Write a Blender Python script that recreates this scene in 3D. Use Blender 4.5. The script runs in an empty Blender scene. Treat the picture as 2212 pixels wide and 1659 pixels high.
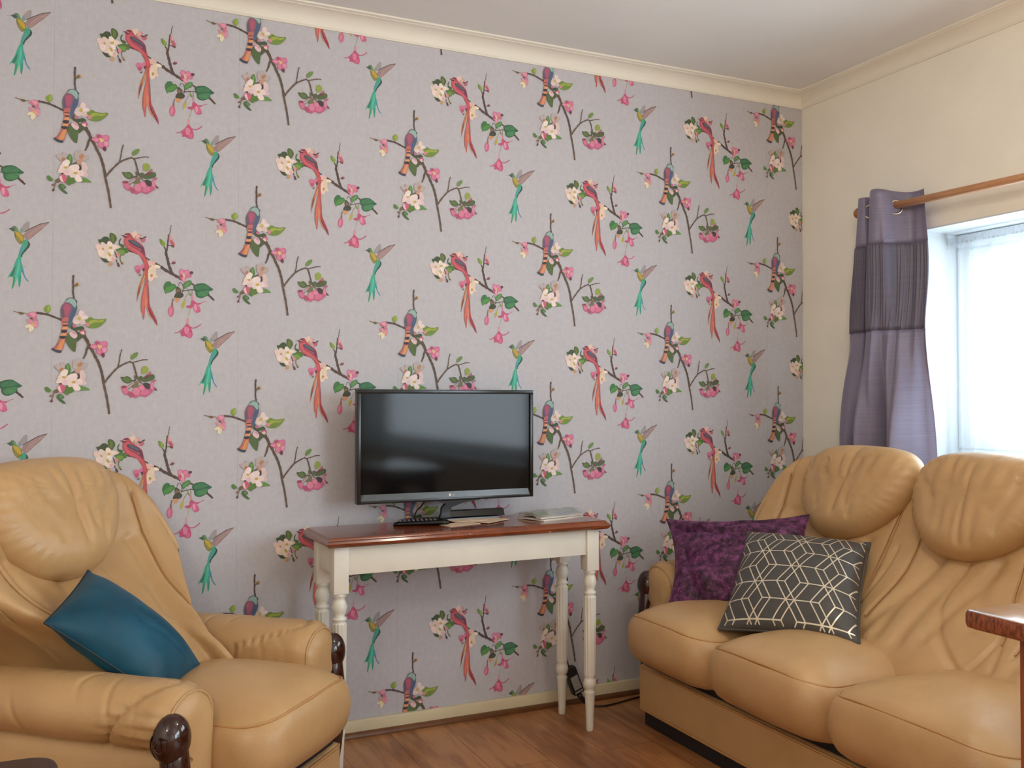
import bpy, bmesh, math, random
import numpy as np
from mathutils import Vector, Matrix, noise
random.seed(7)
S = bpy.context.scene
COL = S.collection
PI = math.pi

# ------------------------------------------------------------------ helpers
def lin(h):
    c = [int(h[k:k+2], 16)/255 for k in (0, 2, 4)]
    return [x/12.92 if x <= .04045 else ((x+.055)/1.055)**2.4 for x in c]

def link(name, me, mat=None, parent=None, smooth=True):
    o = bpy.data.objects.new(name, me)
    COL.objects.link(o)
    if mat is not None:
        for m in (mat if isinstance(mat, (list, tuple)) else [mat]):
            me.materials.append(m)
    if smooth and len(me.polygons):
        me.polygons.foreach_set('use_smooth', [True]*len(me.polygons))
    if parent is not None:
        o.parent = parent
    return o

def mesh(name, verts, faces, mat=None, parent=None, smooth=True, mats=None):
    me = bpy.data.meshes.new(name)
    me.from_pydata([tuple(map(float, v)) for v in verts], [], [tuple(f) for f in faces])
    bm = bmesh.new(); bm.from_mesh(me)
    bmesh.ops.recalc_face_normals(bm, faces=bm.faces)
    bm.to_mesh(me); bm.free()
    if mats is not None:
        me.polygons.foreach_set('material_index', mats)
    return link(name, me, mat, parent, smooth)

def frombm(name, bm, mat=None, parent=None, smooth=False):
    bmesh.ops.recalc_face_normals(bm, faces=bm.faces)
    me = bpy.data.meshes.new(name); bm.to_mesh(me); bm.free()
    return link(name, me, mat, parent, smooth)

def sharp(o, ang=40):
    me = o.data
    me.polygons.foreach_set('use_smooth', [True]*len(me.polygons))
    try:
        me.set_sharp_from_angle(angle=math.radians(ang))
    except Exception:
        pass
    return o

def empty(name, loc=(0, 0, 0), rz=0, label=None, cat=None, group=None):
    o = bpy.data.objects.new(name, None); COL.objects.link(o)
    o.location = loc; o.rotation_euler = (0, 0, rz); o.empty_display_size = .05
    if label: tag(o, label, cat, group)
    return o

def tag(o, label, cat, group=None):
    o['label'] = label; o['category'] = cat
    if group: o['group'] = group
    return o

def struct(o):
    o['kind'] = 'structure'; return o

def add_box(bm, lo, hi, bev=0, seg=2):
    lo = Vector(lo); hi = Vector(hi)
    r = bmesh.ops.create_cube(bm, size=1)
    vs = r['verts']
    for v in vs:
        v.co = Vector(((lo.x+hi.x)/2+v.co.x*(hi.x-lo.x), (lo.y+hi.y)/2+v.co.y*(hi.y-lo.y), (lo.z+hi.z)/2+v.co.z*(hi.z-lo.z)))
    if bev:
        es = list({e for v in vs for e in v.link_edges})
        bmesh.ops.bevel(bm, geom=es, offset=bev, segments=seg, profile=.6, affect='EDGES')

def box(name, lo, hi, mat, parent=None, bev=0, seg=2):
    bm = bmesh.new(); add_box(bm, lo, hi, bev, seg)
    o = frombm(name, bm, mat, parent)
    return sharp(o) if bev else o

def rings(name, R, mat, parent=None, closed=True, cap0=True, cap1=True, smooth=True):
    """quads between successive rings (arrays of equal length)"""
    n = len(R[0]); V = [p for r in R for p in r]; F = []
    for i in range(len(R)-1):
        for j in range(n if closed else n-1):
            k = (j+1) % n
            F.append((i*n+j, i*n+k, (i+1)*n+k, (i+1)*n+j))
    if closed:
        if cap0: F.append(tuple(range(n-1, -1, -1)))
        if cap1: F.append(tuple(range((len(R)-1)*n, len(R)*n)))
    return mesh(name, V, F, mat, parent, smooth)

def lathe(name, prof, mat, parent=None, seg=24, at=(0, 0, 0), flute=None):
    R = []
    for r, z in prof:
        ring = []
        for j in range(seg):
            a = 2*PI*j/seg
            rr = r
            if flute and flute[0] < z < flute[1]:
                rr = r*(1-flute[3]*(.5+.5*math.cos(flute[2]*a))**2)
            ring.append((at[0]+rr*math.cos(a), at[1]+rr*math.sin(a), at[2]+z))
        R.append(ring)
    return rings(name, R, mat, parent)

def frame_along(pts):
    pts = [Vector(p) for p in pts]; T = []
    for i in range(len(pts)):
        a = pts[max(0, i-1)]; b = pts[min(len(pts)-1, i+1)]
        T.append((b-a).normalized())
    u = T[0].orthogonal().normalized(); U = []
    for t in T:
        u = (u-t*u.dot(t))
        u = u.normalized() if u.length > 1e-6 else t.orthogonal().normalized()
        U.append(u.copy())
    return pts, T, U

def tube_rings(pts, r, seg=8):
    P, T, U = frame_along(pts); out = []
    for i, (p, t, u) in enumerate(zip(P, T, U)):
        w = t.cross(u); rr = r[i] if isinstance(r, (list, tuple)) else r
        out.append([tuple(p+u*rr*math.cos(2*PI*j/seg)+w*rr*math.sin(2*PI*j/seg)) for j in range(seg)])
    return out

def tube(name, pts, r, mat, parent=None, seg=8):
    return rings(name, tube_rings(pts, r, seg), mat, parent)

def catmull(P, n=4, closed=False):
    P = [np.array(p, float) for p in P]; m = len(P); out = []
    for i in range(m if closed else m-1):
        if closed:
            a, b, c, d = P[(i-1) % m], P[i], P[(i+1) % m], P[(i+2) % m]
        else:
            a, b, c, d = P[max(i-1, 0)], P[i], P[i+1], P[min(i+2, m-1)]
        for k in range(n):
            t = k/n
            out.append(.5*((2*b)+(-a+c)*t+(2*a-5*b+4*c-d)*t*t+(-a+3*b-3*c+d)*t**3))
    if not closed: out.append(P[-1])
    return out

def creases(Q, lines):
    """Q: (N,2) array. lines: (depth, width, [(u,v)...]) -> summed groove depth"""
    d = np.zeros(len(Q))
    for dep, w, L in lines:
        L = np.array(catmull(L, 4)) if len(L) > 2 else np.array(L, float)
        best = np.full(len(Q), 9e9)
        for a, b in zip(L[:-1], L[1:]):
            ab = b-a; t = np.clip(((Q-a)@ab)/max(ab@ab, 1e-12), 0, 1)
            best = np.minimum(best, np.hypot(*(Q-a-t[:, None]*ab).T))
        d -= dep*np.exp(-(best/w)**2)
    return d

def nz(x, y, z, s=1.0):
    return noise.noise(Vector((x*s, y*s, z*s)))

# ------------------------------------------------------------------ materials
class NT:
    def __init__(s, name):
        s.m = bpy.data.materials.new(name); s.m.use_nodes = True
        s.t = s.m.node_tree; s.b = s.t.nodes['Principled BSDF']
        s.out = s.t.nodes['Material Output']
    def n(s, kind, **kw):
        o = s.t.nodes.new(kind)
        for k, v in kw.items():
            if k in o.inputs: o.inputs[k].default_value = v
            else: setattr(o, k, v)
        return o
    def l(s, a, ao, b, bi):
        s.t.links.new(a.outputs[ao], b.inputs[bi])
    def set(s, **kw):
        for k, v in kw.items():
            s.b.inputs[k.replace('_', ' ')].default_value = v
        return s
    def coord(s, scale=(1, 1, 1), rot=(0, 0, 0), which='Object'):
        c = s.n('ShaderNodeTexCoord'); mp = s.n('ShaderNodeMapping')
        mp.inputs['Scale'].default_value = scale; mp.inputs['Rotation'].default_value = rot
        s.l(c, which, mp, 'Vector'); return mp
    def noise(s, mp, scale, detail=4, rough=.55):
        x = s.n('ShaderNodeTexNoise', Scale=scale, Detail=detail, Roughness=rough); s.l(mp, 'Vector', x, 'Vector'); return x
    def ramp(s, src, out, stops):
        r = s.n('ShaderNodeValToRGB'); e = r.color_ramp.elements
        while len(e) < len(stops): e.new(.5)
        for k, (p, c) in enumerate(stops):
            e[k].position = p; e[k].color = tuple(c)+(1,)
        s.l(src, out, r, 'Fac'); return r
    def bump(s, src, out, strength=.2, dist=.001):
        b = s.n('ShaderNodeBump', Strength=strength, Distance=dist)
        s.l(src, out, b, 'Height'); s.l(b, 'Normal', s.b, 'Normal'); return b

def plain(name, h, rough=.5, metal=0, spec=.5, var=.06, scale=30, bump=0, bscale=200):
    t = NT(name); c = np.array(lin(h)); mp = t.coord()
    nzt = t.noise(mp, scale, 3)
    r = t.ramp(nzt, 'Fac', [(.3, c*(1-var)), (.7, np.minimum(c*(1+var), 1))])
    t.l(r, 'Color', t.b, 'Base Color')
    t.set(Roughness=rough, Metallic=metal, Specular_IOR_Level=spec)
    if bump:
        b = t.noise(mp, bscale, 3); t.bump(b, 'Fac', bump, .001)
    return t.m

def leather(name, h):
    t = NT(name); c = np.array(lin(h)); mp = t.coord()
    a = t.noise(mp, 5, 4)
    r = t.ramp(a, 'Fac', [(.3, c*np.array([.90, .87, .82])), (.7, np.minimum(c*1.07, 1))])
    t.l(r, 'Color', t.b, 'Base Color')
    v = t.n('ShaderNodeTexVoronoi', Scale=420.0); t.l(mp, 'Vector', v, 'Vector')
    w = t.noise(mp, 22, 5, .6)
    mx = t.n('ShaderNodeMath', operation='MULTIPLY_ADD'); t.l(w, 'Fac', mx, 0); mx.inputs[1].default_value = 3.0
    t.l(v, 'Distance', mx, 2)
    mp3 = t.coord((1, 1, 1)); wz = t.noise(mp3, 9, 3, .5)
    mv = t.n('ShaderNodeMixRGB'); mv.inputs[0].default_value = .35; t.l(mp3, 'Vector', mv, 1); t.l(wz, 'Color', mv, 2)
    v2 = t.n('ShaderNodeTexVoronoi', Scale=26.0, feature='DISTANCE_TO_EDGE'); t.l(mv, 'Color', v2, 'Vector')
    cr = t.ramp(v2, 'Distance', [(0, (0, 0, 0)), (.05, (1, 1, 1))])
    m4 = t.n('ShaderNodeMath', operation='MULTIPLY_ADD'); t.l(cr, 'Color', m4, 0); m4.inputs[1].default_value = .55; t.l(mx, 'Value', m4, 2)
    t.bump(m4, 'Value', .22, .0012)
    rr = t.ramp(w, 'Fac', [(.3, (.29,)*3), (.7, (.40,)*3)]); t.l(rr, 'Color', t.b, 'Roughness')
    t.set(Specular_IOR_Level=.45)
    return t.m

M = {}
M['leather'] = leather('tan_leather', 'bf9a6c')
M['leather_seam'] = plain('leather_piping', 'b98a55', .5)
M['black_trim'] = plain('black_plinth_and_gap_shade', '1b1517', .7)
M['scroll_wood'] = plain('dark_lacquered_wood', '30130d', .12, spec=.7, var=.3, scale=12)
M['white_paint'] = plain('cream_white_paint', 'e2ddd0', .38, var=.05, scale=8, bump=.12, bscale=90)
M['cornice'] = plain('cornice_paint', 'ece6d8', .6, var=.02, scale=4)
M['ceiling'] = plain('ceiling_paint', 'e6e5e2', .85, var=.02, scale=3, bump=.15, bscale=160)
M['wall_cream'] = plain('cream_emulsion_wallpaper', 'efeadd', .8, var=.025, scale=5, bump=.35, bscale=260)
M['reveal'] = plain('white_emulsion', 'd3d8db', .8, var=.02, scale=6, bump=.2, bscale=200)
M['skirting'] = plain('cream_gloss_paint', 'ddd0ae', .35, var=.04, scale=9)
M['strip'] = plain('brown_edge_strip', '6e4526', .4, var=.15, scale=20)
M['black_plastic'] = plain('black_gloss_plastic', '0d0c0d', .22, spec=.5)
M['black_matte'] = plain('black_matte_plastic', '161518', .45)
M['tv_screen'] = plain('tv_glass', '0f0e0f', .075, spec=.24, var=.02)
M['tv_chin'] = plain('tv_chin_gloss', '3a3a38', .2, spec=.6)
M['logo'] = plain('silver_logo', 'e0e0e0', .4)
M['card'] = plain('beige_card', 'd8bfa6', .7, var=.04)
M['paper'] = plain('magazine_paper', 'd9d2c6', .5, var=.06)
M['chrome'] = plain('eyelet_metal', 'd8cdb8', .2, metal=1)
M['upvc'] = plain('white_upvc', 'e8ecee', .3, var=.01)
M['brown_top'] = plain('dark_brown_leatherette', '43302a', .5, var=.1)
M['button'] = plain('grey_rubber', '58565a', .5)
M['label'] = plain('label_print', '8f8c88', .6, var=.2, scale=300)

def mat_floor():
    t = NT('oak_laminate_planks'); mp = t.coord()
    sep = t.n('ShaderNodeSeparateXYZ'); t.l(mp, 'Vector', sep, 'Vector')
    cmb = t.n('ShaderNodeCombineXYZ'); t.l(sep, 'Y', cmb, 'X'); t.l(sep, 'X', cmb, 'Y')
    br = t.n('ShaderNodeTexBrick', Scale=1.0)
    br.inputs['Brick Width'].default_value = 1.25; br.inputs['Row Height'].default_value = .19
    br.inputs['Mortar Size'].default_value = .0012; br.inputs['Mortar Smooth'].default_value = .2
    br.inputs['Color1'].default_value = (.25, .25, .25, 1); br.inputs['Color2'].default_value = (.8, .8, .8, 1)
    br.inputs['Mortar'].default_value = (0, 0, 0, 1); br.offset = .37
    t.l(cmb, 'Vector', br, 'Vector')
    mp2 = t.coord((9, 1.1, 1)); g = t.noise(mp2, 3.2, 6, .62)
    mp3 = t.coord((3.0, 1.3, 1)); k = t.noise(mp3, 1.7, 3, .5)
    ad = t.n('ShaderNodeMath', operation='ADD'); t.l(g, 'Fac', ad, 0)
    m2 = t.n('ShaderNodeMath', operation='MULTIPLY'); t.l(br, 'Color', m2, 0); m2.inputs[1].default_value = .22
    t.l(m2, 'Value', ad, 1)
    a2 = t.n('ShaderNodeMath', operation='MULTIPLY_ADD'); t.l(k, 'Fac', a2, 0); a2.inputs[1].default_value = .55; t.l(ad, 'Value', a2, 2)
    r = t.ramp(a2, 'Value', [(.5, lin('5c3720')), (.72, lin('885632')), (.88, lin('a06a40')), (1.1, lin('b67f50'))])
    mixm = t.n('ShaderNodeMixRGB', blend_type='MULTIPLY'); mixm.inputs[2].default_value = (.35, .28, .22, 1)
    t.l(br, 'Fac', mixm, 0); t.l(r, 'Color', mixm, 1); t.l(mixm, 'Color', t.b, 'Base Color')
    t.set(Roughness=.33, Specular_IOR_Level=.5); t.bump(g, 'Fac', .06, .001)
    return t.m
M['floor'] = mat_floor()

def mat_wood(name, dark, mid, light, scale=(2, 14, 14), rough=.25, coat=0.0):
    t = NT(name); mp = t.coord(scale); g = t.noise(mp, 4, 5, .6)
    r = t.ramp(g, 'Fac', [(.3, lin(dark)), (.52, lin(mid)), (.75, lin(light))])
    t.l(r, 'Color', t.b, 'Base Color'); t.set(Roughness=rough, Coat_Weight=coat)
    return t.m
def mat_top():
    t = NT('mahogany_stained_top'); mp = t.coord((2, 16, 16)); g = t.noise(mp, 4, 5, .6)
    r = t.ramp(g, 'Fac', [(.3, lin('54240f')), (.52, lin('7a3a1c')), (.75, lin('934c28'))])
    mp2 = t.coord((1, .3, 1)); ch = t.noise(mp2, 55, 2, .5)
    k = t.ramp(ch, 'Fac', [(.70, (0, 0, 0)), (.715, (1, 1, 1))])
    sp = t.n('ShaderNodeSeparateXYZ'); t.l(t.coord(), 'Vector', sp, 'Vector')
    lt = t.n('ShaderNodeMath', operation='LESS_THAN'); lt.inputs[1].default_value = .006; t.l(sp, 'Y', lt, 0)
    mu = t.n('ShaderNodeMath', operation='MULTIPLY'); t.l(lt, 'Value', mu, 0); t.l(k, 'Color', mu, 1)
    mx = t.n('ShaderNodeMixRGB'); mx.inputs[2].default_value = (.7, .55, .45, 1)
    t.l(mu, 'Value', mx, 0); t.l(r, 'Color', mx, 1); t.l(mx, 'Color', t.b, 'Base Color'); t.set(Roughness=.2, Coat_Weight=.35, Coat_Roughness=.08)
    return t.m
M['mahogany'] = mat_top()
M['rod'] = mat_wood('beech_rod', 'a9754f', 'bd8960', 'c99a70', (30, 2, 30), .4)
M['finial'] = mat_wood('turned_finial', '8a5a2a', 'a06f38', 'b8854a', (20, 20, 20), .3)
M['pine'] = mat_wood('pine_leg', '6a3218', '96502c', 'a8623a', (22, 22, 1.5), .45)
M['pine_edge'] = mat_wood('pine_table_edge', '3a2018', '8a4a2c', 'a86240', (9, 50, 18), .5)
def mat_pinetop():
    t = NT('worn_pine_top'); mp = t.coord((6, 2, 1)); g = t.noise(mp, 9, 6, .7)
    r = t.ramp(g, 'Fac', [(.34, lin('33404c')), (.43, lin('8a6a50')), (.55, lin('a97b58'))])
    t.l(r, 'Color', t.b, 'Base Color'); t.set(Roughness=.12, Specular_IOR_Level=1.0, Coat_Weight=.6, Coat_Roughness=.06); return t.m
M['pine_top'] = mat_pinetop()

def mat_velvet(name, h, h2, crushed=False):
    t = NT(name); mp = t.coord(); c = np.array(lin(h)); d = np.array(lin(h2))
    if crushed:
        a = t.noise(mp, 34, 10, .80)
        r = t.ramp(a, 'Fac', [(.40, d), (.5, (c*.8+d)/2), (.58, c), (.68, np.minimum(c*2.0+.015, 1))])
        b = t.noise(mp, 60, 5, .6); t.bump(b, 'Fac', .25, .002)
    else:
        a = t.noise(mp, 6, 4)
        r = t.ramp(a, 'Fac', [(.35, d), (.65, c)])
        b = t.noise(mp, 400, 2); t.bump(b, 'Fac', .1, .0005)
    t.l(r, 'Color', t.b, 'Base Color')
    t.set(Roughness=.55 if crushed else .5, Sheen_Weight=.3, Sheen_Roughness=.35, Specular_IOR_Level=.35)
    t.b.inputs['Sheen Tint'].default_value = tuple(np.minimum(c*2.2+.05, 1))+(1,)
    return t.m
M['purple'] = mat_velvet('crushed_purple_velvet', '7a3f6e', '220b1c', True)
M['teal'] = mat_velvet('teal_velvet', '0a5068', '073a4e')
M['charcoal'] = plain('charcoal_fabric', '4a4744', .5, var=.08, scale=60, bump=.1, bscale=600)
M['foil'] = plain('gold_foil_print', 'ece0c8', .34, metal=.6, var=.06)
M['zip'] = plain('dark_zip_seam', '0a2c38', .6)

def mat_satin(name, h, pleat=False):
    t = NT(name); c = np.array(lin(h)); mp = t.coord((1, 1, 40)); a = t.noise(mp, 6, 4, .6)
    r = t.ramp(a, 'Fac', [(.3, c*.88), (.7, np.minimum(c*1.08, 1))])
    t.l(r, 'Color', t.b, 'Base Color')
    t.set(Roughness=.42, Specular_IOR_Level=.5, Sheen_Weight=.25)
    tr = t.n('ShaderNodeBsdfTranslucent'); t.l(r, 'Color', tr, 'Color')
    mx = t.n('ShaderNodeMixShader', Fac=.07); t.l(t.b, 'BSDF', mx, 1); t.l(tr, 'BSDF', mx, 2); t.l(mx, 'Shader', t.out, 'Surface')
    return t.m
M['curtain'] = mat_satin('lilac_satin', '7f7890')
M['curtain_band'] = mat_satin('pintucked_satin', '5f596c')

def mat_net():
    t = NT('white_net_voile')
    tp = t.n('ShaderNodeBsdfTransparent'); tl = t.n('ShaderNodeBsdfTranslucent'); df = t.n('ShaderNodeBsdfDiffuse')
    tl.inputs['Color'].default_value = (.80, .87, .92, 1); df.inputs['Color'].default_value = (.80, .86, .91, 1)
    a = t.n('ShaderNodeMixShader', Fac=.5); t.l(tl, 'BSDF', a, 1); t.l(df, 'BSDF', a, 2)
    b = t.n('ShaderNodeMixShader', Fac=.36); t.l(tp, 'BSDF', b, 1); t.l(a, 'Shader', b, 2); t.l(b, 'Shader', t.out, 'Surface')
    return t.m
M['net'] = mat_net()
def mat_glass():
    t = NT('window_glass'); tp = t.n('ShaderNodeBsdfTransparent'); g = t.n('ShaderNodeBsdfGlossy', Roughness=.02)
    m = t.n('ShaderNodeMixShader', Fac=.06); t.l(tp, 'BSDF', m, 1); t.l(g, 'BSDF', m, 2); t.l(m, 'Shader', t.out, 'Surface'); return t.m
M['glass'] = mat_glass()
def mat_wrap():
    t = NT('clear_plastic_wrap'); tp = t.n('ShaderNodeBsdfTransparent'); g = t.n('ShaderNodeBsdfGlossy', Roughness=.12)
    m = t.n('ShaderNodeMixShader', Fac=.3); t.l(tp, 'BSDF', m, 1); t.l(g, 'BSDF', m, 2); t.l(m, 'Shader', t.out, 'Surface'); return t.m
M['wrap'] = mat_wrap()
def mat_cover(name, a, b, c):
    t = NT(name); mp = t.coord((1, 1, 1)); g = t.noise(mp, 14, 2, .4)
    r = t.ramp(g, 'Fac', [(.38, lin(a)), (.5, lin(b)), (.62, lin(c))]); t.l(r, 'Color', t.b, 'Base Color'); t.set(Roughness=.35); return t.m

# ------------------------------------------------------------------ room
XR, XL, YB, ZC = 2.765, -1.7, -7.3, 2.398       # right wall, left wall, back of the room, ceiling
WIN1 = (-2.05, -.60, .86, 1.734); WIN2 = (-6.95, -2.95, .64, 2.08)   # openings in the right wall: y0, y1, z0, z1
TH = .30

PAPER = lin('c1bec3')
def wallpaper():
    """wall with the printed bird and blossom paper: flat print shapes in the wall's own mesh"""
    W_, V_ = .53, .620728
    DZ = {0: -.00382, 1: .00211, 2: .00541, 3: .00321, 4: -.00055, 5: -.00635}
    K = np.array(PAPER)/np.array([.405, .352, .330])      # print colours were read under the room's light
    K = K*0.90
    data = []
    for row in MOTIF:
        m, k, w = row[0], row[1], row[5]/10000
        c = [u/12.92 if u <= .04045 else ((u+.055)/1.055)**2.4 for u in (row[2]/255, row[3]/255, row[4]/255)]
        P = [np.array(q)/10000 for q in zip(row[6::2], row[7::2])]
        if k == 0: P = catmull(P, 3, True)
        elif k == 2:
            L = catmull(P, 3) if len(P) > 2 else P
            n = len(L); A, B = [], []
            for i, q in enumerate(L):
                t = L[min(i+1, n-1)]-L[max(i-1, 0)]; t = t/(np.hypot(*t)+1e-9); nn = np.array([-t[1], t[0]])
                ww = w/2*(1-.15*i/n)*(1+.18*math.sin(i*2.3))
                A.append(q+nn*ww); B.append(q-nn*ww)
            P = A+B[::-1]
        data.append((m, P, np.minimum(np.array(c)*K*.93+np.array(PAPER)*.05, .95)))
    V, F, FC = [], [], []
    x0, x1, z0, z1 = XL, XR, 0, ZC
    V += [(x0, 0, z0), (x1, 0, z0), (x1, 0, z1), (x0, 0, z1)]; F.append((0, 1, 2, 3)); FC.append(PAPER)
    for i in range(-3, 6):                                # strip joints
        sx = -.075+.53*i
        if sx > XL:
            b = len(V); V += [(sx, -.00004, 0), (sx+.0011, -.00004, 0), (sx+.0011, -.00004, ZC), (sx, -.00004, ZC)]
            F.append((b, b+1, b+2, b+3)); FC.append([q*.8 for q in PAPER])
    for i in range(-4, 7):
        dz = DZ.get(i, 0)
        for j2 in range(-3, 10):
            if (j2 % 2) != (i % 2): continue
            j = j2/2
            ox, oz = i*W_, -j*V_+dz
            for q, (m, P, c) in enumerate(data):
                A = np.array(P)+np.array([ox, oz])
                if A[:, 0].max() < XL or A[:, 0].min() > XR or A[:, 1].max() < 0 or A[:, 1].min() > ZC: continue
                b = len(V); y = -.00006-.000012*q
                V += [(u, y, v) for u, v in A]; F.append(tuple(range(b, b+len(A)))); FC.append(c)
    me = bpy.data.meshes.new('wall_back'); me.from_pydata(V, [], F)
    bm = bmesh.new(); bm.from_mesh(me)
    lay = bm.loops.layers.float_color.new('print')
    bm.faces.ensure_lookup_table()
    for f, c in zip(bm.faces, FC):
        for l in f.loops: l[lay] = (c[0], c[1], c[2], 1)
        if f.normal.y > 0: f.normal_flip()
    for co, no in (((XR-.0005, 0, 0), (1, 0, 0)), ((XL, 0, 0), (-1, 0, 0)), ((0, 0, ZC), (0, 0, 1)), ((0, 0, 0), (0, 0, -1))):
        bmesh.ops.bisect_plane(bm, geom=bm.verts[:]+bm.edges[:]+bm.faces[:], plane_co=co, plane_no=no, clear_outer=True)
    # thickness behind the paper
    add_box(bm, (XL-.2, .002, 0), (XR+TH, .2, ZC+.1))
    for f in bm.faces:
        if f.calc_center_median().y > .001:
            for l in f.loops: l[lay] = (.4, .4, .4, 1)
    bm.to_mesh(me); bm.free()
    t = NT('bird_wallpaper')
    at = t.n('ShaderNodeAttribute', attribute_name='print')
    mp = t.coord((160, 1, 6)); a = t.noise(mp, 3, 3, .6)
    mp2 = t.coord(); b2 = t.noise(mp2, 60, 4, .6)
    r = t.ramp(a, 'Fac', [(.3, (.96,)*3), (.7, (1.04,)*3)])
    r2 = t.ramp(b2, 'Fac', [(.3, (.95,)*3), (.7, (1.05,)*3)])
    mx = t.n('ShaderNodeMixRGB', blend_type='MULTIPLY', Fac=1.0) if False else t.n('ShaderNodeMixRGB', blend_type='MULTIPLY')
    mx.inputs[0].default_value = 1; t.l(at, 'Color', mx, 1); t.l(r, 'Color', mx, 2)
    mx2 = t.n('ShaderNodeMixRGB', blend_type='MULTIPLY'); mx2.inputs[0].default_value = 1; t.l(mx, 'Color', mx2, 1); t.l(r2, 'Color', mx2, 2)
    t.l(mx2, 'Color', t.b, 'Base Color'); t.set(Roughness=.62, Specular_IOR_Level=.3); t.bump(a, 'Fac', .05, .0005)
    return struct(link('wall_back', me, t.m, None, False))

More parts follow.
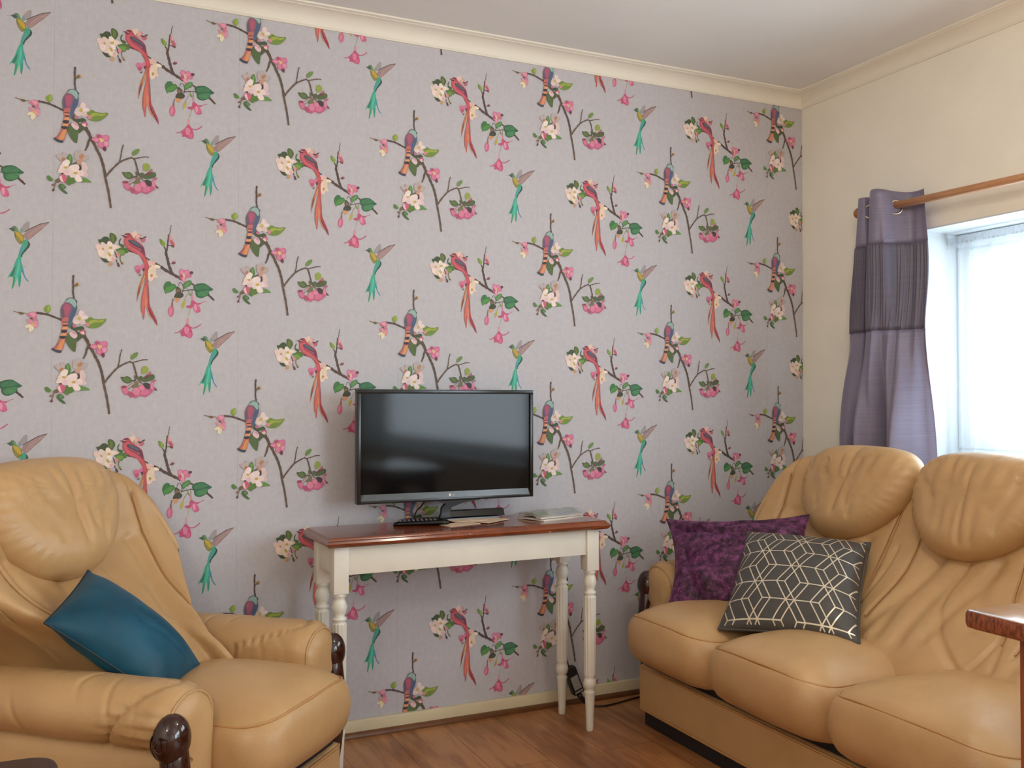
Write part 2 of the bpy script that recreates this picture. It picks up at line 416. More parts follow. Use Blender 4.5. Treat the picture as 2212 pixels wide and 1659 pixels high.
# printed shapes: motif (0 hummingbird, 1 red bird branch, 2 striped bird branch), kind (0 curve, 1 polygon, 2 stroke), colour, stroke width, outline in tenths of a millimetre
MOTIF = [
(0, 0, 154, 138, 132, 0, -1607, 22313, -1560, 22403, -1493, 22510, -1413, 22583, -1358, 22576, -1355, 22484, -1364, 22384, -1452, 22317, -1519, 22253, -1580, 22246),
(0, 0, 125, 140, 128, 0, -1598, 22328, -1547, 22391, -1519, 22323, -1533, 22258, -1580, 22253),
(0, 0, 151, 119, 111, 0, -1519, 22168, -1452, 22274, -1344, 22386, -1208, 22473, -1045, 22556, -839, 22609, -921, 22507, -1030, 22380, -1152, 22266, -1274, 22139, -1369, 22057, -1464, 22075),
(0, 0, 168, 132, 121, 0, -1397, 22168, -1289, 22307, -1126, 22440, -935, 22548, -1044, 22400, -1166, 22286, -1288, 22166, -1362, 22101),
(0, 2, 74, 63, 58, 22, -1479, 22278, -1371, 22362, -1235, 22441, -1072, 22539, -846, 22606),
(0, 2, 133, 104, 95, 12, -1369, 22142, -1234, 22285, -1071, 22432),
(0, 2, 133, 104, 95, 12, -1302, 22150, -1166, 22286, -1017, 22432),
(0, 2, 124, 122, 108, 7, -2013, 22315, -1876, 22341),
(0, 0, 62, 148, 112, 0, -1537, 21940, -1504, 22028, -1437, 22064, -1382, 22028, -1341, 21933, -1341, 21876, -1381, 21801, -1462, 21708, -1515, 21617, -1555, 21528, -1575, 21455, -1623, 21493, -1643, 21533, -1610, 21720, -1571, 21837),
(0, 1, 43, 60, 56, 0, -1396, 22026, -1362, 21987, -1325, 21921, -1355, 21910, -1330, 21871, -1368, 21859, -1357, 21815, -1397, 21816, -1392, 21772, -1435, 21774, -1421, 21729, -1462, 21729, -1462, 21679, -1502, 21689, -1509, 21618, -1536, 21615, -1529, 21552, -1562, 21534, -1567, 21598, -1516, 21702, -1462, 21778, -1402, 21870, -1382, 21929),
(0, 0, 74, 143, 134, 0, -1590, 21764, -1530, 21870, -1463, 21905, -1449, 21822, -1516, 21716, -1569, 21611, -1616, 21564),
(0, 0, 63, 154, 120, 0, -1643, 21533, -1569, 21541, -1562, 21443, -1554, 21331, -1500, 21195, -1553, 21077, -1559, 20949, -1571, 20765, -1604, 20649, -1632, 20759, -1653, 20954, -1687, 20951, -1713, 20780, -1772, 20605, -1799, 20631, -1773, 20788, -1774, 20942, -1841, 20964, -1921, 20886, -1861, 21018, -1782, 21167, -1729, 21341, -1690, 21458),
(0, 0, 79, 174, 146, 0, -1629, 21464, -1592, 21383, -1594, 21214, -1633, 21041, -1662, 20925, -1706, 20794, -1720, 20891, -1687, 21064, -1661, 21235),
(0, 0, 47, 111, 86, 0, -1755, 21183, -1702, 21259, -1738, 21058, -1787, 20955, -1841, 20971),
(0, 0, 60, 138, 90, 0, -1747, 20945, -1707, 20907, -1759, 20635, -1795, 20638),
(0, 0, 54, 132, 108, 0, -1606, 20945, -1559, 20977, -1578, 20764, -1611, 20676),
(0, 0, 63, 127, 146, 0, -1582, 21441, -1547, 21247, -1499, 21153, -1458, 20987, -1362, 20834, -1416, 20857, -1478, 20957, -1526, 21079, -1560, 21217),
(0, 2, 53, 96, 106, 10, -1575, 21413, -1541, 21318, -1452, 21235),
(0, 0, 111, 106, 46, 0, -1741, 22297, -1654, 22293, -1559, 22220, -1505, 22141, -1491, 22015, -1538, 21954, -1585, 21906, -1632, 21943, -1693, 22021, -1736, 22129),
(0, 0, 184, 148, 44, 0, -1721, 22286, -1647, 22280, -1559, 22191, -1511, 22098, -1518, 21998, -1572, 22020, -1639, 22098, -1694, 22176),
(0, 0, 141, 124, 58, 0, -1707, 22160, -1653, 22096, -1572, 22006, -1578, 21935, -1632, 21964, -1693, 22049),
(0, 0, 95, 115, 80, 0, -1889, 22343, -1822, 22379, -1776, 22427, -1709, 22428, -1661, 22377, -1634, 22310, -1607, 22249, -1654, 22258, -1721, 22286, -1782, 22264, -1829, 22301),
(0, 0, 60, 82, 64, 0, -1882, 22341, -1816, 22366, -1755, 22373, -1735, 22312, -1782, 22272, -1829, 22304),
(0, 0, 109, 143, 98, 0, -1709, 22421, -1661, 22370, -1613, 22256, -1654, 22272, -1688, 22332),
(1, 2, 74, 51, 44, 46, 1262, 21926, 1375, 21903, 1536, 21862, 1678, 21821, 1822, 21728, 1918, 21667),
(1, 2, 79, 58, 48, 67, 2084, 21577, 2168, 21538, 2253, 21465),
(1, 2, 79, 58, 48, 93, 2241, 21490, 2375, 21389, 2533, 21307, 2693, 21219, 2865, 21125),
(1, 2, 79, 58, 48, 86, 2582, 21278, 2521, 21417, 2471, 21582, 2433, 21748, 2390, 21913, 2407, 22031),
(1, 2, 79, 58, 48, 48, 2413, 22018, 2437, 22149, 2445, 22279, 2463, 22488),
(1, 2, 93, 74, 58, 26, 2463, 22475, 2507, 22569, 2510, 22660, 2539, 22786),
(1, 2, 79, 58, 48, 42, 2395, 21978, 2358, 22066, 2328, 22103),
(1, 2, 90, 66, 56, 26, 2431, 22136, 2485, 22159, 2528, 22156),
(1, 0, 108, 127, 54, 0, 2199, 22339, 2266, 22325, 2333, 22271, 2370, 22209, 2358, 22144, 2328, 22103, 2279, 22145, 2218, 22211),
(1, 0, 132, 150, 47, 0, 2266, 22305, 2333, 22258, 2358, 22183, 2324, 22129, 2285, 22190),
(1, 0, 200, 122, 124, 0, 2472, 22411, 2520, 22486, 2563, 22405, 2588, 22329, 2637, 22241, 2656, 22165, 2589, 22147, 2528, 22195, 2485, 22295),
(1, 0, 176, 86, 94, 0, 2491, 22296, 2564, 22314, 2625, 22214, 2614, 22149, 2540, 22195),
(1, 0, 214, 154, 152, 0, 2508, 22439, 2544, 22468, 2563, 22366, 2527, 22337),
(1, 0, 107, 63, 60, 0, 2504, 22167, 2577, 22179, 2638, 22144, 2614, 22097, 2553, 22119),
(1, 0, 110, 65, 72, 0, 2544, 21599, 2604, 21681, 2672, 21666, 2678, 21627, 2629, 21585, 2568, 21584),
(1, 0, 198, 138, 140, 0, 2604, 21687, 2653, 21716, 2680, 21673, 2641, 21657),
(1, 2, 167, 122, 108, 16, 2507, 21578, 2550, 21600),
(1, 0, 194, 96, 122, 0, 2771, 21379, 2826, 21454, 2900, 21426, 2937, 21415, 3023, 21440, 3079, 21397, 3086, 21333, 3136, 21283, 3148, 21232, 3074, 21188, 3000, 21191, 2982, 21118, 2952, 21045, 2896, 21048, 2859, 21111, 2803, 21154, 2778, 21224, 2790, 21290),
(1, 0, 209, 127, 144, 0, 2814, 21421, 2888, 21399, 2913, 21310, 2852, 21293, 2802, 21329),
(1, 0, 207, 122, 139, 0, 2937, 21376, 3024, 21420, 3073, 21371, 3049, 21304, 2950, 21286),
(1, 0, 176, 76, 102, 0, 2790, 21264, 2864, 21268, 2901, 21231, 2840, 21162, 2797, 21186),
(1, 0, 216, 140, 152, 0, 2865, 21177, 2951, 21194, 2964, 21091, 2909, 21062),
(1, 0, 201, 109, 128, 0, 2963, 21260, 3074, 21306, 3124, 21243, 3050, 21200, 2975, 21209),
(1, 0, 205, 176, 128, 0, 2882, 21308, 2919, 21329, 2950, 21273, 2957, 21208, 2914, 21192, 2883, 21243),
(1, 0, 95, 50, 55, 0, 3086, 21372, 3147, 21401, 3200, 21365, 3167, 21311, 3111, 21301),
(1, 2, 90, 64, 54, 51, 3141, 21013, 3245, 20957),
(1, 2, 79, 53, 45, 66, 3632, 20695, 3726, 20613, 3821, 20519),
(1, 2, 74, 58, 50, 30, 2877, 20732, 2900, 20769, 3061, 20802, 3176, 20832),
(1, 2, 74, 58, 50, 21, 2900, 20769, 2905, 20855, 2887, 20939, 2864, 20998, 2818, 21032, 2778, 20994, 2767, 20932),
(1, 2, 95, 74, 58, 19, 2888, 20781, 2819, 20826, 2773, 20872),
(1, 2, 74, 58, 50, 24, 3176, 20832, 3246, 20799),
(1, 2, 122, 106, 76, 15, 3050, 20691, 2993, 20616, 2948, 20504),
(1, 2, 111, 95, 68, 13, 3009, 20866, 3061, 20777, 3085, 20717),
(1, 2, 138, 122, 85, 24, 3165, 20807, 3160, 20624, 3172, 20563),
(1, 2, 166, 154, 92, 15, 3122, 20232, 3088, 20097, 3049, 19986),
(1, 2, 106, 90, 74, 33, 2604, 20513, 2588, 20391),
(1, 0, 58, 106, 56, 0, 2341, 20934, 2397, 21022, 2476, 21048, 2533, 21029, 2567, 20970, 2647, 20975, 2693, 20904, 2670, 20843, 2603, 20767, 2523, 20714, 2433, 20692, 2393, 20654, 2359, 20730, 2324, 20837),
(1, 0, 79, 128, 56, 0, 2420, 20842, 2545, 20921, 2647, 20938, 2648, 20866, 2568, 20777, 2444, 20711, 2399, 20684, 2376, 20767),
(1, 0, 76, 112, 64, 0, 2882, 20938, 2933, 21026, 3036, 21099, 3117, 21109, 3152, 21050, 3095, 20937, 3014, 20897, 2934, 20832),
(1, 0, 95, 138, 72, 0, 2933, 20965, 3059, 21069, 3117, 21060, 3048, 20959, 2945, 20893),
(1, 0, 47, 90, 58, 0, 3199, 20918, 3268, 20995, 3384, 21032, 3524, 21039, 3642, 20978, 3736, 20909, 3795, 20869, 3749, 20823, 3678, 20795, 3667, 20721, 3574, 20631, 3445, 20576, 3329, 20595, 3270, 20665, 3258, 20763, 3211, 20846),
(1, 0, 61, 112, 70, 0, 3246, 20908, 3408, 20990, 3560, 20998, 3678, 20906, 3525, 20849, 3339, 20815),
(1, 0, 70, 124, 74, 0, 3328, 20754, 3502, 20811, 3666, 20819, 3632, 20707, 3503, 20628, 3363, 20633),
(1, 2, 42, 80, 52, 10, 3339, 20791, 3502, 20848, 3760, 20873),
(1, 2, 42, 80, 52, 10, 3363, 20768, 3526, 20776, 3655, 20745),
(1, 2, 42, 80, 52, 10, 3351, 20804, 3467, 20932, 3583, 20987),
(1, 2, 42, 80, 52, 10, 3339, 20767, 3410, 20672, 3503, 20615),
(1, 0, 74, 74, 46, 0, 2693, 20880, 2739, 20907, 2785, 20861, 2831, 20790, 2843, 20742, 2797, 20691, 2717, 20700, 2682, 20758),
(1, 0, 122, 90, 68, 0, 2694, 20783, 2762, 20823, 2820, 20753, 2786, 20703, 2717, 20712),
(1, 0, 201, 138, 88, 0, 2638, 20539, 2741, 20555, 2821, 20559, 2787, 20473, 2707, 20403, 2661, 20455),
(1, 0, 61, 63, 44, 0, 2638, 20587, 2683, 20686, 2785, 20739, 2877, 20707, 2912, 20648, 2890, 20587, 2821, 20547, 2718, 20548, 2649, 20551),
(1, 0, 192, 94, 114, 0, 2475, 20205, 2526, 20274, 2594, 20283, 2635, 20200, 2630, 20079, 2596, 19993, 2534, 19954, 2488, 20001, 2461, 20096),
(1, 0, 208, 120, 138, 0, 2504, 20194, 2560, 20245, 2572, 20125, 2539, 20003, 2499, 20049),
(1, 0, 154, 90, 82, 0, 2554, 20366, 2588, 20415, 2611, 20344, 2600, 20271, 2560, 20263),
(1, 0, 176, 154, 60, 0, 2936, 20516, 2959, 20432, 2943, 20310, 2880, 20234, 2851, 20281, 2868, 20379, 2913, 20454),
(1, 0, 111, 138, 64, 0, 3055, 20765, 3096, 20742, 3137, 20659, 3120, 20628, 3079, 20669),
(1, 0, 200, 120, 138, 0, 3143, 20623, 3178, 20637, 3201, 20516, 3155, 20477),
(1, 0, 184, 74, 100, 0, 3138, 20464, 3202, 20491, 3260, 20445, 3330, 20412, 3423, 20428, 3400, 20372, 3330, 20363, 3272, 20397, 3180, 20295, 3134, 20245, 3053, 20247, 2978, 20293, 3052, 20327, 3121, 20348),
(1, 2, 184, 90, 112, 18, 3341, 20400, 3435, 20416, 3504, 20456, 3580, 20484),
(1, 0, 198, 94, 118, 0, 3191, 20308, 3231, 20383, 3283, 20385, 3365, 20328, 3406, 20244, 3413, 20159, 3343, 20107, 3273, 20116, 3215, 20199),
(1, 0, 217, 138, 156, 0, 3231, 20359, 3278, 20361, 3307, 20276, 3279, 20165, 3226, 20224),
(1, 1, 176, 74, 96, 0, 3366, 20193, 3413, 20171, 3401, 20148, 3378, 20145),
(1, 0, 204, 138, 144, 0, 3009, 19923, 3055, 19937, 3067, 19828, 3044, 19755, 2998, 19789),
(1, 2, 184, 74, 100, 30, 3021, 19742, 2941, 19642, 2839, 19541, 2747, 19478, 2656, 19461),
(1, 2, 184, 74, 100, 33, 3068, 19695, 3149, 19636, 3241, 19633, 3334, 19679, 3433, 19762),
(1, 0, 187, 72, 98, 0, 2953, 19679, 3021, 19772, 3067, 19731, 3114, 19660, 3149, 19588, 3179, 19491, 3179, 19394, 3128, 19319, 3035, 19329, 2954, 19375, 2840, 19360, 2851, 19421, 2816, 19492, 2896, 19555),
(1, 0, 208, 117, 138, 0, 2941, 19642, 3022, 19657, 3080, 19598, 3057, 19463, 2977, 19437, 2942, 19520),
(1, 0, 196, 96, 122, 0, 3023, 19438, 3127, 19490, 3150, 19405, 3116, 19343, 3035, 19353),
(1, 0, 217, 184, 160, 0, 1352, 22482, 1418, 22467, 1465, 22521, 1522, 22531, 1560, 22467, 1551, 22385, 1514, 22300, 1457, 22317, 1400, 22404),
(1, 0, 201, 138, 132, 0, 1532, 22394, 1598, 22450, 1674, 22435, 1694, 22385, 1646, 22351, 1666, 22311, 1761, 22339, 1808, 22322, 1790, 22238, 1752, 22190, 1666, 22199, 1609, 22246, 1542, 22272, 1495, 22299),
(1, 0, 216, 160, 148, 0, 1523, 22372, 1589, 22429, 1637, 22391, 1599, 22337, 1533, 22302),
(1, 0, 176, 92, 102, 0, 1656, 22280, 1751, 22318, 1799, 22301, 1771, 22217, 1695, 22201),
(1, 0, 74, 44, 40, 0, 1623, 22329, 1665, 22337, 1713, 22330, 1760, 22370, 1817, 22394, 1818, 22358, 1761, 22329, 1704, 22294, 1647, 22290),
(1, 0, 176, 138, 80, 0, 1485, 22349, 1523, 22372, 1533, 22322, 1504, 22289),
(1, 0, 61, 74, 42, 0, 475, 22194, 553, 22210, 627, 22286, 710, 22297, 765, 22271, 793, 22207, 784, 22166, 729, 22142, 720, 22091, 693, 22059, 628, 22114, 554, 22119, 536, 22078, 499, 22125),
(1, 0, 76, 90, 44, 0, 801, 22410, 875, 22416, 941, 22370, 983, 22302, 988, 22221, 952, 22158, 924, 22105, 878, 22092, 831, 22149, 798, 22238, 788, 22338),
(1, 0, 98, 112, 47, 0, 848, 22383, 913, 22317, 923, 22227, 887, 22133, 840, 22221),
(1, 0, 58, 68, 36, 0, 548, 21661, 613, 21635, 696, 21635, 724, 21586, 780, 21549, 734, 21516, 669, 21522, 604, 21569),
(1, 0, 70, 88, 44, 0, 1054, 22206, 1091, 22259, 1123, 22282, 1091, 22198, 1082, 22127, 1139, 22100, 1204, 22074, 1196, 22013, 1149, 21999, 1083, 22045, 1050, 22104),
(1, 0, 79, 106, 46, 0, 981, 21927, 1046, 21972, 1121, 21997, 1205, 22003, 1290, 21999, 1323, 21940, 1300, 21847, 1216, 21821, 1197, 21769, 1141, 21755, 1094, 21792, 1038, 21860, 991, 21887),
(1, 0, 108, 138, 52, 0, 1009, 21888, 1112, 21926, 1215, 21892, 1188, 21809, 1122, 21774, 1056, 21830),
(1, 0, 217, 188, 168, 0, 399, 22038, 463, 22062, 536, 22037, 554, 22099, 618, 22124, 683, 22078, 730, 22071, 738, 22153, 803, 22167, 868, 22111, 896, 22073, 971, 22068, 1046, 22043, 1102, 22006, 1037, 21961, 963, 21936, 926, 21893, 917, 21831, 936, 21802, 880, 21768, 918, 21720, 964, 21682, 974, 21612, 900, 21557, 826, 21562, 761, 21568, 714, 21626, 640, 21641, 557, 21666, 493, 21712, 465, 21781, 455, 21861, 409, 21938),
(1, 0, 230, 205, 182, 0, 738, 22132, 822, 22149, 869, 22081, 841, 22018, 767, 22023, 730, 22061),
(1, 0, 228, 200, 180, 0, 878, 22051, 971, 22058, 1009, 22020, 953, 21965, 879, 21960),
(1, 0, 232, 208, 188, 0, 768, 21922, 851, 21948, 907, 21891, 917, 21821, 852, 21776, 796, 21833),
(1, 0, 223, 184, 168, 0, 417, 22019, 509, 22025, 564, 21969, 537, 21907, 445, 21920),
(1, 0, 230, 198, 178, 0, 473, 21852, 574, 21889, 639, 21833, 603, 21720, 511, 21724),
(1, 0, 228, 201, 176, 0, 713, 21757, 806, 21743, 844, 21644, 789, 21590, 723, 21647),
(1, 0, 216, 156, 152, 0, 844, 21665, 918, 21690, 937, 21610, 872, 21575),
(1, 0, 195, 154, 60, 0, 767, 21963, 823, 22017, 869, 21980, 851, 21938, 795, 21934),
(1, 0, 184, 144, 76, 0, 574, 21929, 610, 21962, 648, 21914, 620, 21882),
(1, 0, 184, 156, 80, 0, 741, 21809, 796, 21823, 843, 21745, 806, 21703, 760, 21740),
(1, 2, 79, 74, 48, 28, 926, 21862, 963, 21804, 983, 21714, 1002, 21685),
(1, 0, 210, 127, 122, 0, 987, 21795, 1038, 21829, 1085, 21792, 1067, 21720, 1029, 21697, 992, 21735),
(1, 2, 84, 72, 58, 28, 974, 21632, 1002, 21553),
(1, 0, 95, 58, 56, 0, 998, 21523, 1030, 21545, 1068, 21486, 1083, 21426, 1041, 21403, 1013, 21442),
(1, 2, 108, 106, 68, 28, 1104, 21763, 1086, 21660, 1114, 21560, 1143, 21511),
(1, 0, 176, 154, 74, 0, 1124, 21571, 1152, 21603, 1175, 21544, 1152, 21512),
(1, 0, 74, 48, 44, 0, 1115, 21530, 1171, 21518, 1176, 21488, 1143, 21491),
(1, 0, 192, 138, 88, 0, 780, 21509, 826, 21552, 873, 21505, 873, 21454, 818, 21420, 771, 21448),
(1, 0, 199, 106, 128, 0, 1501, 21441, 1557, 21491, 1633, 21480, 1671, 21472, 1728, 21547, 1785, 21520, 1767, 21416, 1672, 21360, 1635, 21255, 1597, 21222, 1549, 21281, 1501, 21390),
(1, 0, 184, 74, 98, 0, 1539, 21342, 1634, 21368, 1663, 21308, 1616, 21234, 1568, 21262),
(1, 0, 90, 50, 48, 0, 1719, 21393, 1786, 21418, 1796, 21346, 1748, 21303),
(1, 0, 106, 90, 72, 0, 1607, 21182, 1673, 21237, 1682, 21207, 1645, 21164),
(1, 0, 217, 168, 152, 0, 1861, 21627, 1937, 21653, 2014, 21647, 2082, 21579, 2034, 21546, 1976, 21511, 1939, 21447, 1900, 21486),
(1, 0, 220, 188, 156, 0, 1910, 21435, 1996, 21523, 2101, 21539, 2188, 21524, 2237, 21465, 2189, 21431, 2112, 21427, 2102, 21334, 2113, 21231, 2152, 21172, 2114, 21118, 2056, 21135, 2018, 21062, 1960, 21017, 1903, 21035, 1864, 21135, 1863, 21268),
(1, 0, 230, 206, 176, 0, 2111, 21525, 2198, 21509, 2227, 21460, 2131, 21438, 2073, 21466),
(1, 0, 226, 196, 174, 0, 1882, 21259, 1959, 21294, 2017, 21246, 1979, 21182, 1902, 21158),
(1, 0, 224, 188, 174, 0, 1902, 21137, 1998, 21153, 2018, 21082, 1960, 21027, 1912, 21066),
(1, 0, 176, 138, 68, 0, 1931, 21200, 1978, 21254, 2017, 21205, 1979, 21141),
(1, 0, 106, 74, 52, 0, 1919, 21498, 1967, 21480, 1948, 21458),
(1, 0, 176, 103, 63, 0, 1782, 21366, 1832, 21249, 1783, 21091, 1734, 20945, 1680, 20799, 1647, 20678, 1610, 20545, 1577, 20413, 1561, 20376, 1576, 20544, 1592, 20711, 1624, 20856, 1667, 20989, 1722, 21136),
(1, 0, 138, 70, 48, 0, 1624, 20820, 1663, 20870, 1653, 20726, 1609, 20581, 1588, 20485, 1581, 20627),
(1, 0, 201, 138, 88, 0, 1777, 21186, 1789, 21115, 1723, 20945, 1680, 20835, 1712, 21016),
(1, 0, 181, 84, 74, 0, 1792, 21391, 1865, 21371, 1877, 21192, 1890, 20953, 1903, 20739, 1912, 20476, 1883, 20379, 1861, 20282, 1806, 20220, 1795, 20112, 1775, 19872, 1747, 19847, 1735, 19978, 1696, 20084, 1683, 20286, 1693, 20489, 1725, 20670, 1768, 20875, 1800, 21068),
(1, 0, 200, 103, 79, 0, 1790, 20876, 1835, 20831, 1848, 20592, 1827, 20352, 1772, 20230, 1741, 19990, 1718, 20133, 1727, 20407, 1747, 20635),
(1, 0, 204, 122, 84, 0, 1804, 20530, 1860, 20473, 1861, 20294, 1896, 20116, 1964, 19963, 2031, 19858, 1941, 19938, 1873, 20091, 1839, 20233, 1800, 20232),
(1, 0, 168, 58, 72, 0, 1897, 20786, 1916, 20476, 1939, 20273, 1996, 20144, 2064, 19991, 2132, 19826, 2158, 19659, 2133, 19694, 2031, 19858, 1941, 20034, 1884, 20175, 1867, 20282, 1888, 20403),
(1, 0, 122, 42, 48, 0, 1884, 20247, 1940, 20118, 2031, 19954, 2099, 19824, 2145, 19694, 2031, 19870, 1941, 20010, 1890, 20140),
(1, 0, 122, 63, 82, 0, 1879, 20881, 1903, 20739, 1915, 20500, 1902, 20427, 1890, 20594),
(1, 0, 176, 66, 76, 0, 1198, 22389, 1240, 22433, 1296, 22449, 1352, 22447, 1390, 22414, 1428, 22345, 1467, 22307, 1552, 22232, 1648, 22167, 1705, 22120, 1753, 22041, 1778, 21940, 1797, 21839, 1822, 21728, 1851, 21647, 1880, 21546, 1910, 21456, 1891, 21393, 1844, 21329, 1786, 21336, 1776, 21427, 1776, 21520, 1747, 21589, 1698, 21679, 1650, 21768, 1583, 21825, 1479, 21859, 1394, 21904, 1309, 21959, 1252, 22037, 1204, 22105, 1190, 22185, 1203, 22278, 1184, 22327),
(1, 0, 194, 86, 90, 0, 1250, 22271, 1344, 22308, 1420, 22273, 1363, 22228, 1326, 22185, 1345, 22104, 1421, 22028, 1535, 21975, 1621, 21919, 1716, 21823, 1765, 21724, 1707, 21741, 1583, 21845, 1422, 21926, 1308, 22010, 1251, 22108, 1222, 22187),
(1, 0, 192, 82, 72, 0, 1707, 21802, 1784, 21725, 1842, 21606, 1871, 21474, 1843, 21380, 1804, 21480, 1766, 21601),
(1, 0, 127, 48, 56, 0, 1202, 22389, 1249, 22434, 1324, 22447, 1362, 22412, 1325, 22378, 1249, 22388, 1212, 22370),
(1, 0, 74, 39, 48, 0, 1156, 22361, 1203, 22359, 1259, 22353, 1297, 22335, 1278, 22314, 1212, 22319, 1184, 22332),
(1, 0, 90, 80, 72, 0, 1113, 22375, 1165, 22376, 1212, 22365, 1174, 22347),
(1, 2, 208, 168, 164, 15, 1212, 22375, 1259, 22368, 1292, 22350),
(1, 0, 67, 64, 74, 0, 1307, 22224, 1354, 22258, 1439, 22244, 1533, 22199, 1629, 22145, 1677, 22087, 1686, 22036, 1658, 22014, 1572, 22039, 1468, 22093, 1373, 22147, 1326, 22185),
(1, 0, 92, 90, 98, 0, 1354, 22227, 1439, 22223, 1534, 22179, 1629, 22114, 1658, 22055, 1563, 22089, 1439, 22152),
(1, 0, 106, 50, 64, 0, 1677, 22025, 1715, 22089, 1753, 22010, 1773, 21929, 1783, 21797, 1754, 21846, 1668, 21922, 1611, 21980, 1563, 21997, 1630, 21991),
(1, 0, 138, 90, 108, 0, 1601, 22000, 1668, 21984, 1678, 21933, 1630, 21940),
(1, 2, 122, 44, 56, 15, 1345, 22125, 1440, 22050, 1535, 21995, 1649, 21921, 1764, 21806),
(2, 2, 81, 60, 49, 51, -182, 21091, -195, 20903, -187, 20731, -193, 20573, -164, 20403),
(2, 0, 122, 90, 48, 0, -166, 20747, -125, 20838, -69, 20872, -12, 20848, -26, 20796, -110, 20753),
(2, 0, 200, 148, 92, 0, -69, 20864, 2, 20842, -40, 20795),
(2, 2, 79, 58, 48, 61, -1157, 19934, -1048, 19921, -883, 19899, -718, 19841, -482, 19746),
(2, 2, 122, 100, 64, 24, -1752, 19962, -1671, 19934, -1563, 19921, -1401, 19906),
(2, 0, 111, 84, 52, 0, -1617, 19931, -1537, 19938, -1469, 19901, -1536, 19860, -1604, 19890),
(2, 0, 124, 140, 44, 0, -953, 20078, -885, 20155, -816, 20172, -781, 20078, -801, 19991, -870, 19936, -939, 19994),
(2, 0, 147, 160, 58, 0, -871, 20128, -809, 20147, -795, 20063, -856, 19972),
(2, 0, 194, 106, 124, 0, -1388, 19886, -1334, 19933, -1239, 19962, -1157, 19934, -1143, 19835, -1156, 19764, -1115, 19724, -1156, 19665, -1224, 19687, -1265, 19741, -1333, 19806, -1387, 19830),
(2, 0, 213, 140, 148, 0, -1334, 19919, -1225, 19942, -1170, 19890, -1197, 19817, -1279, 19839),
(2, 0, 90, 74, 52, 0, -1326, 19771, -1265, 19783, -1244, 19735, -1285, 19732),
(2, 0, 207, 127, 138, 0, -1400, 19730, -1333, 19735, -1251, 19657, -1169, 19706, -1115, 19668, -1107, 19555, -1155, 19488, -1237, 19531, -1332, 19594, -1386, 19661),
(2, 0, 220, 198, 160, 0, -1460, 19514, -1386, 19576, -1291, 19597, -1223, 19518, -1222, 19447, -1303, 19356, -1358, 19409, -1345, 19494, -1412, 19482),
(2, 0, 201, 154, 80, 0, -1305, 19596, -1251, 19643, -1210, 19575, -1250, 19544),
(2, 2, 224, 168, 160, 14, -1237, 19602, -1128, 19525),
(2, 2, 85, 64, 47, 92, 108, 19316, 179, 19191, 251, 19023, 265, 18966),
(2, 2, 85, 64, 47, 61, 237, 18993, 195, 18904, 167, 18772),
(2, 2, 85, 64, 47, 80, 98, 19291, 204, 19145, 250, 18995, 341, 18863, 432, 18669, 509, 18520, 570, 18339, 617, 18156, 663, 17912),
(2, 2, 85, 64, 47, 51, 219, 18978, 175, 18791, 101, 18618),
(2, 2, 92, 70, 54, 65, 648, 17942, 679, 17790, 741, 17500, 789, 17209, 820, 16963),
(2, 2, 92, 70, 54, 51, 679, 17898, 785, 18058, 968, 18284, 1090, 18400, 1275, 18504, 1414, 18559),
(2, 2, 92, 70, 54, 33, 1044, 18366, 1089, 18555, 1104, 18711, 1157, 18916),
(2, 2, 92, 70, 54, 33, 1368, 18548, 1430, 18528, 1555, 18551, 1742, 18610, 1884, 18615),
(2, 2, 92, 70, 54, 47, 1453, 18545, 1509, 18393, 1556, 18208, 1604, 18055, 1682, 17934),
(2, 1, 92, 70, 54, 0, 432, 18669, 474, 18702, 485, 18626, 448, 18608),
(2, 0, 103, 128, 58, 0, 1398, 18667, 1429, 18747, 1522, 18823, 1608, 18836, 1593, 18741, 1523, 18659, 1430, 18606),
(2, 0, 139, 148, 56, 0, 1712, 18311, 1743, 18391, 1814, 18429, 1900, 18368, 1909, 18275, 1838, 18200, 1744, 18171, 1720, 18233),
(2, 0, 71, 88, 47, 0, 1130, 18092, 1215, 18081, 1308, 18109, 1401, 18059, 1448, 17968, 1433, 17929, 1324, 17884, 1216, 17933, 1153, 18015),
(2, 0, 92, 108, 54, 0, 1184, 18048, 1308, 18070, 1386, 17996, 1324, 17915, 1231, 17957),
(2, 0, 75, 92, 52, 0, 1635, 18087, 1713, 18123, 1792, 18064, 1901, 18149, 2043, 18172, 2091, 18112, 2060, 18016, 1902, 17953, 1776, 17938, 1698, 17981),
(2, 0, 106, 58, 54, 0, 1760, 18063, 1854, 18146, 1964, 18262, 1980, 18184, 1933, 18103, 1823, 18035),
(2, 0, 184, 90, 84, 0, 1885, 18163, 1964, 18254, 1972, 18184, 1917, 18150),
(2, 0, 79, 90, 52, 0, 1502, 18127, 1556, 18130, 1572, 18022, 1526, 18004),
(2, 0, 106, 106, 64, 0, 1526, 17910, 1588, 17976, 1636, 17884, 1589, 17773, 1480, 17744, 1464, 17798),
(2, 2, 85, 64, 47, 43, 1432, 17968, 1557, 17982),
(2, 2, 106, 64, 56, 29, 1604, 18039, 1667, 17948, 1745, 17874),
(2, 2, 160, 112, 104, 22, 1324, 17806, 1433, 17890, 1557, 17958),
(2, 2, 138, 90, 84, 22, 1325, 17713, 1433, 17796, 1557, 17912),
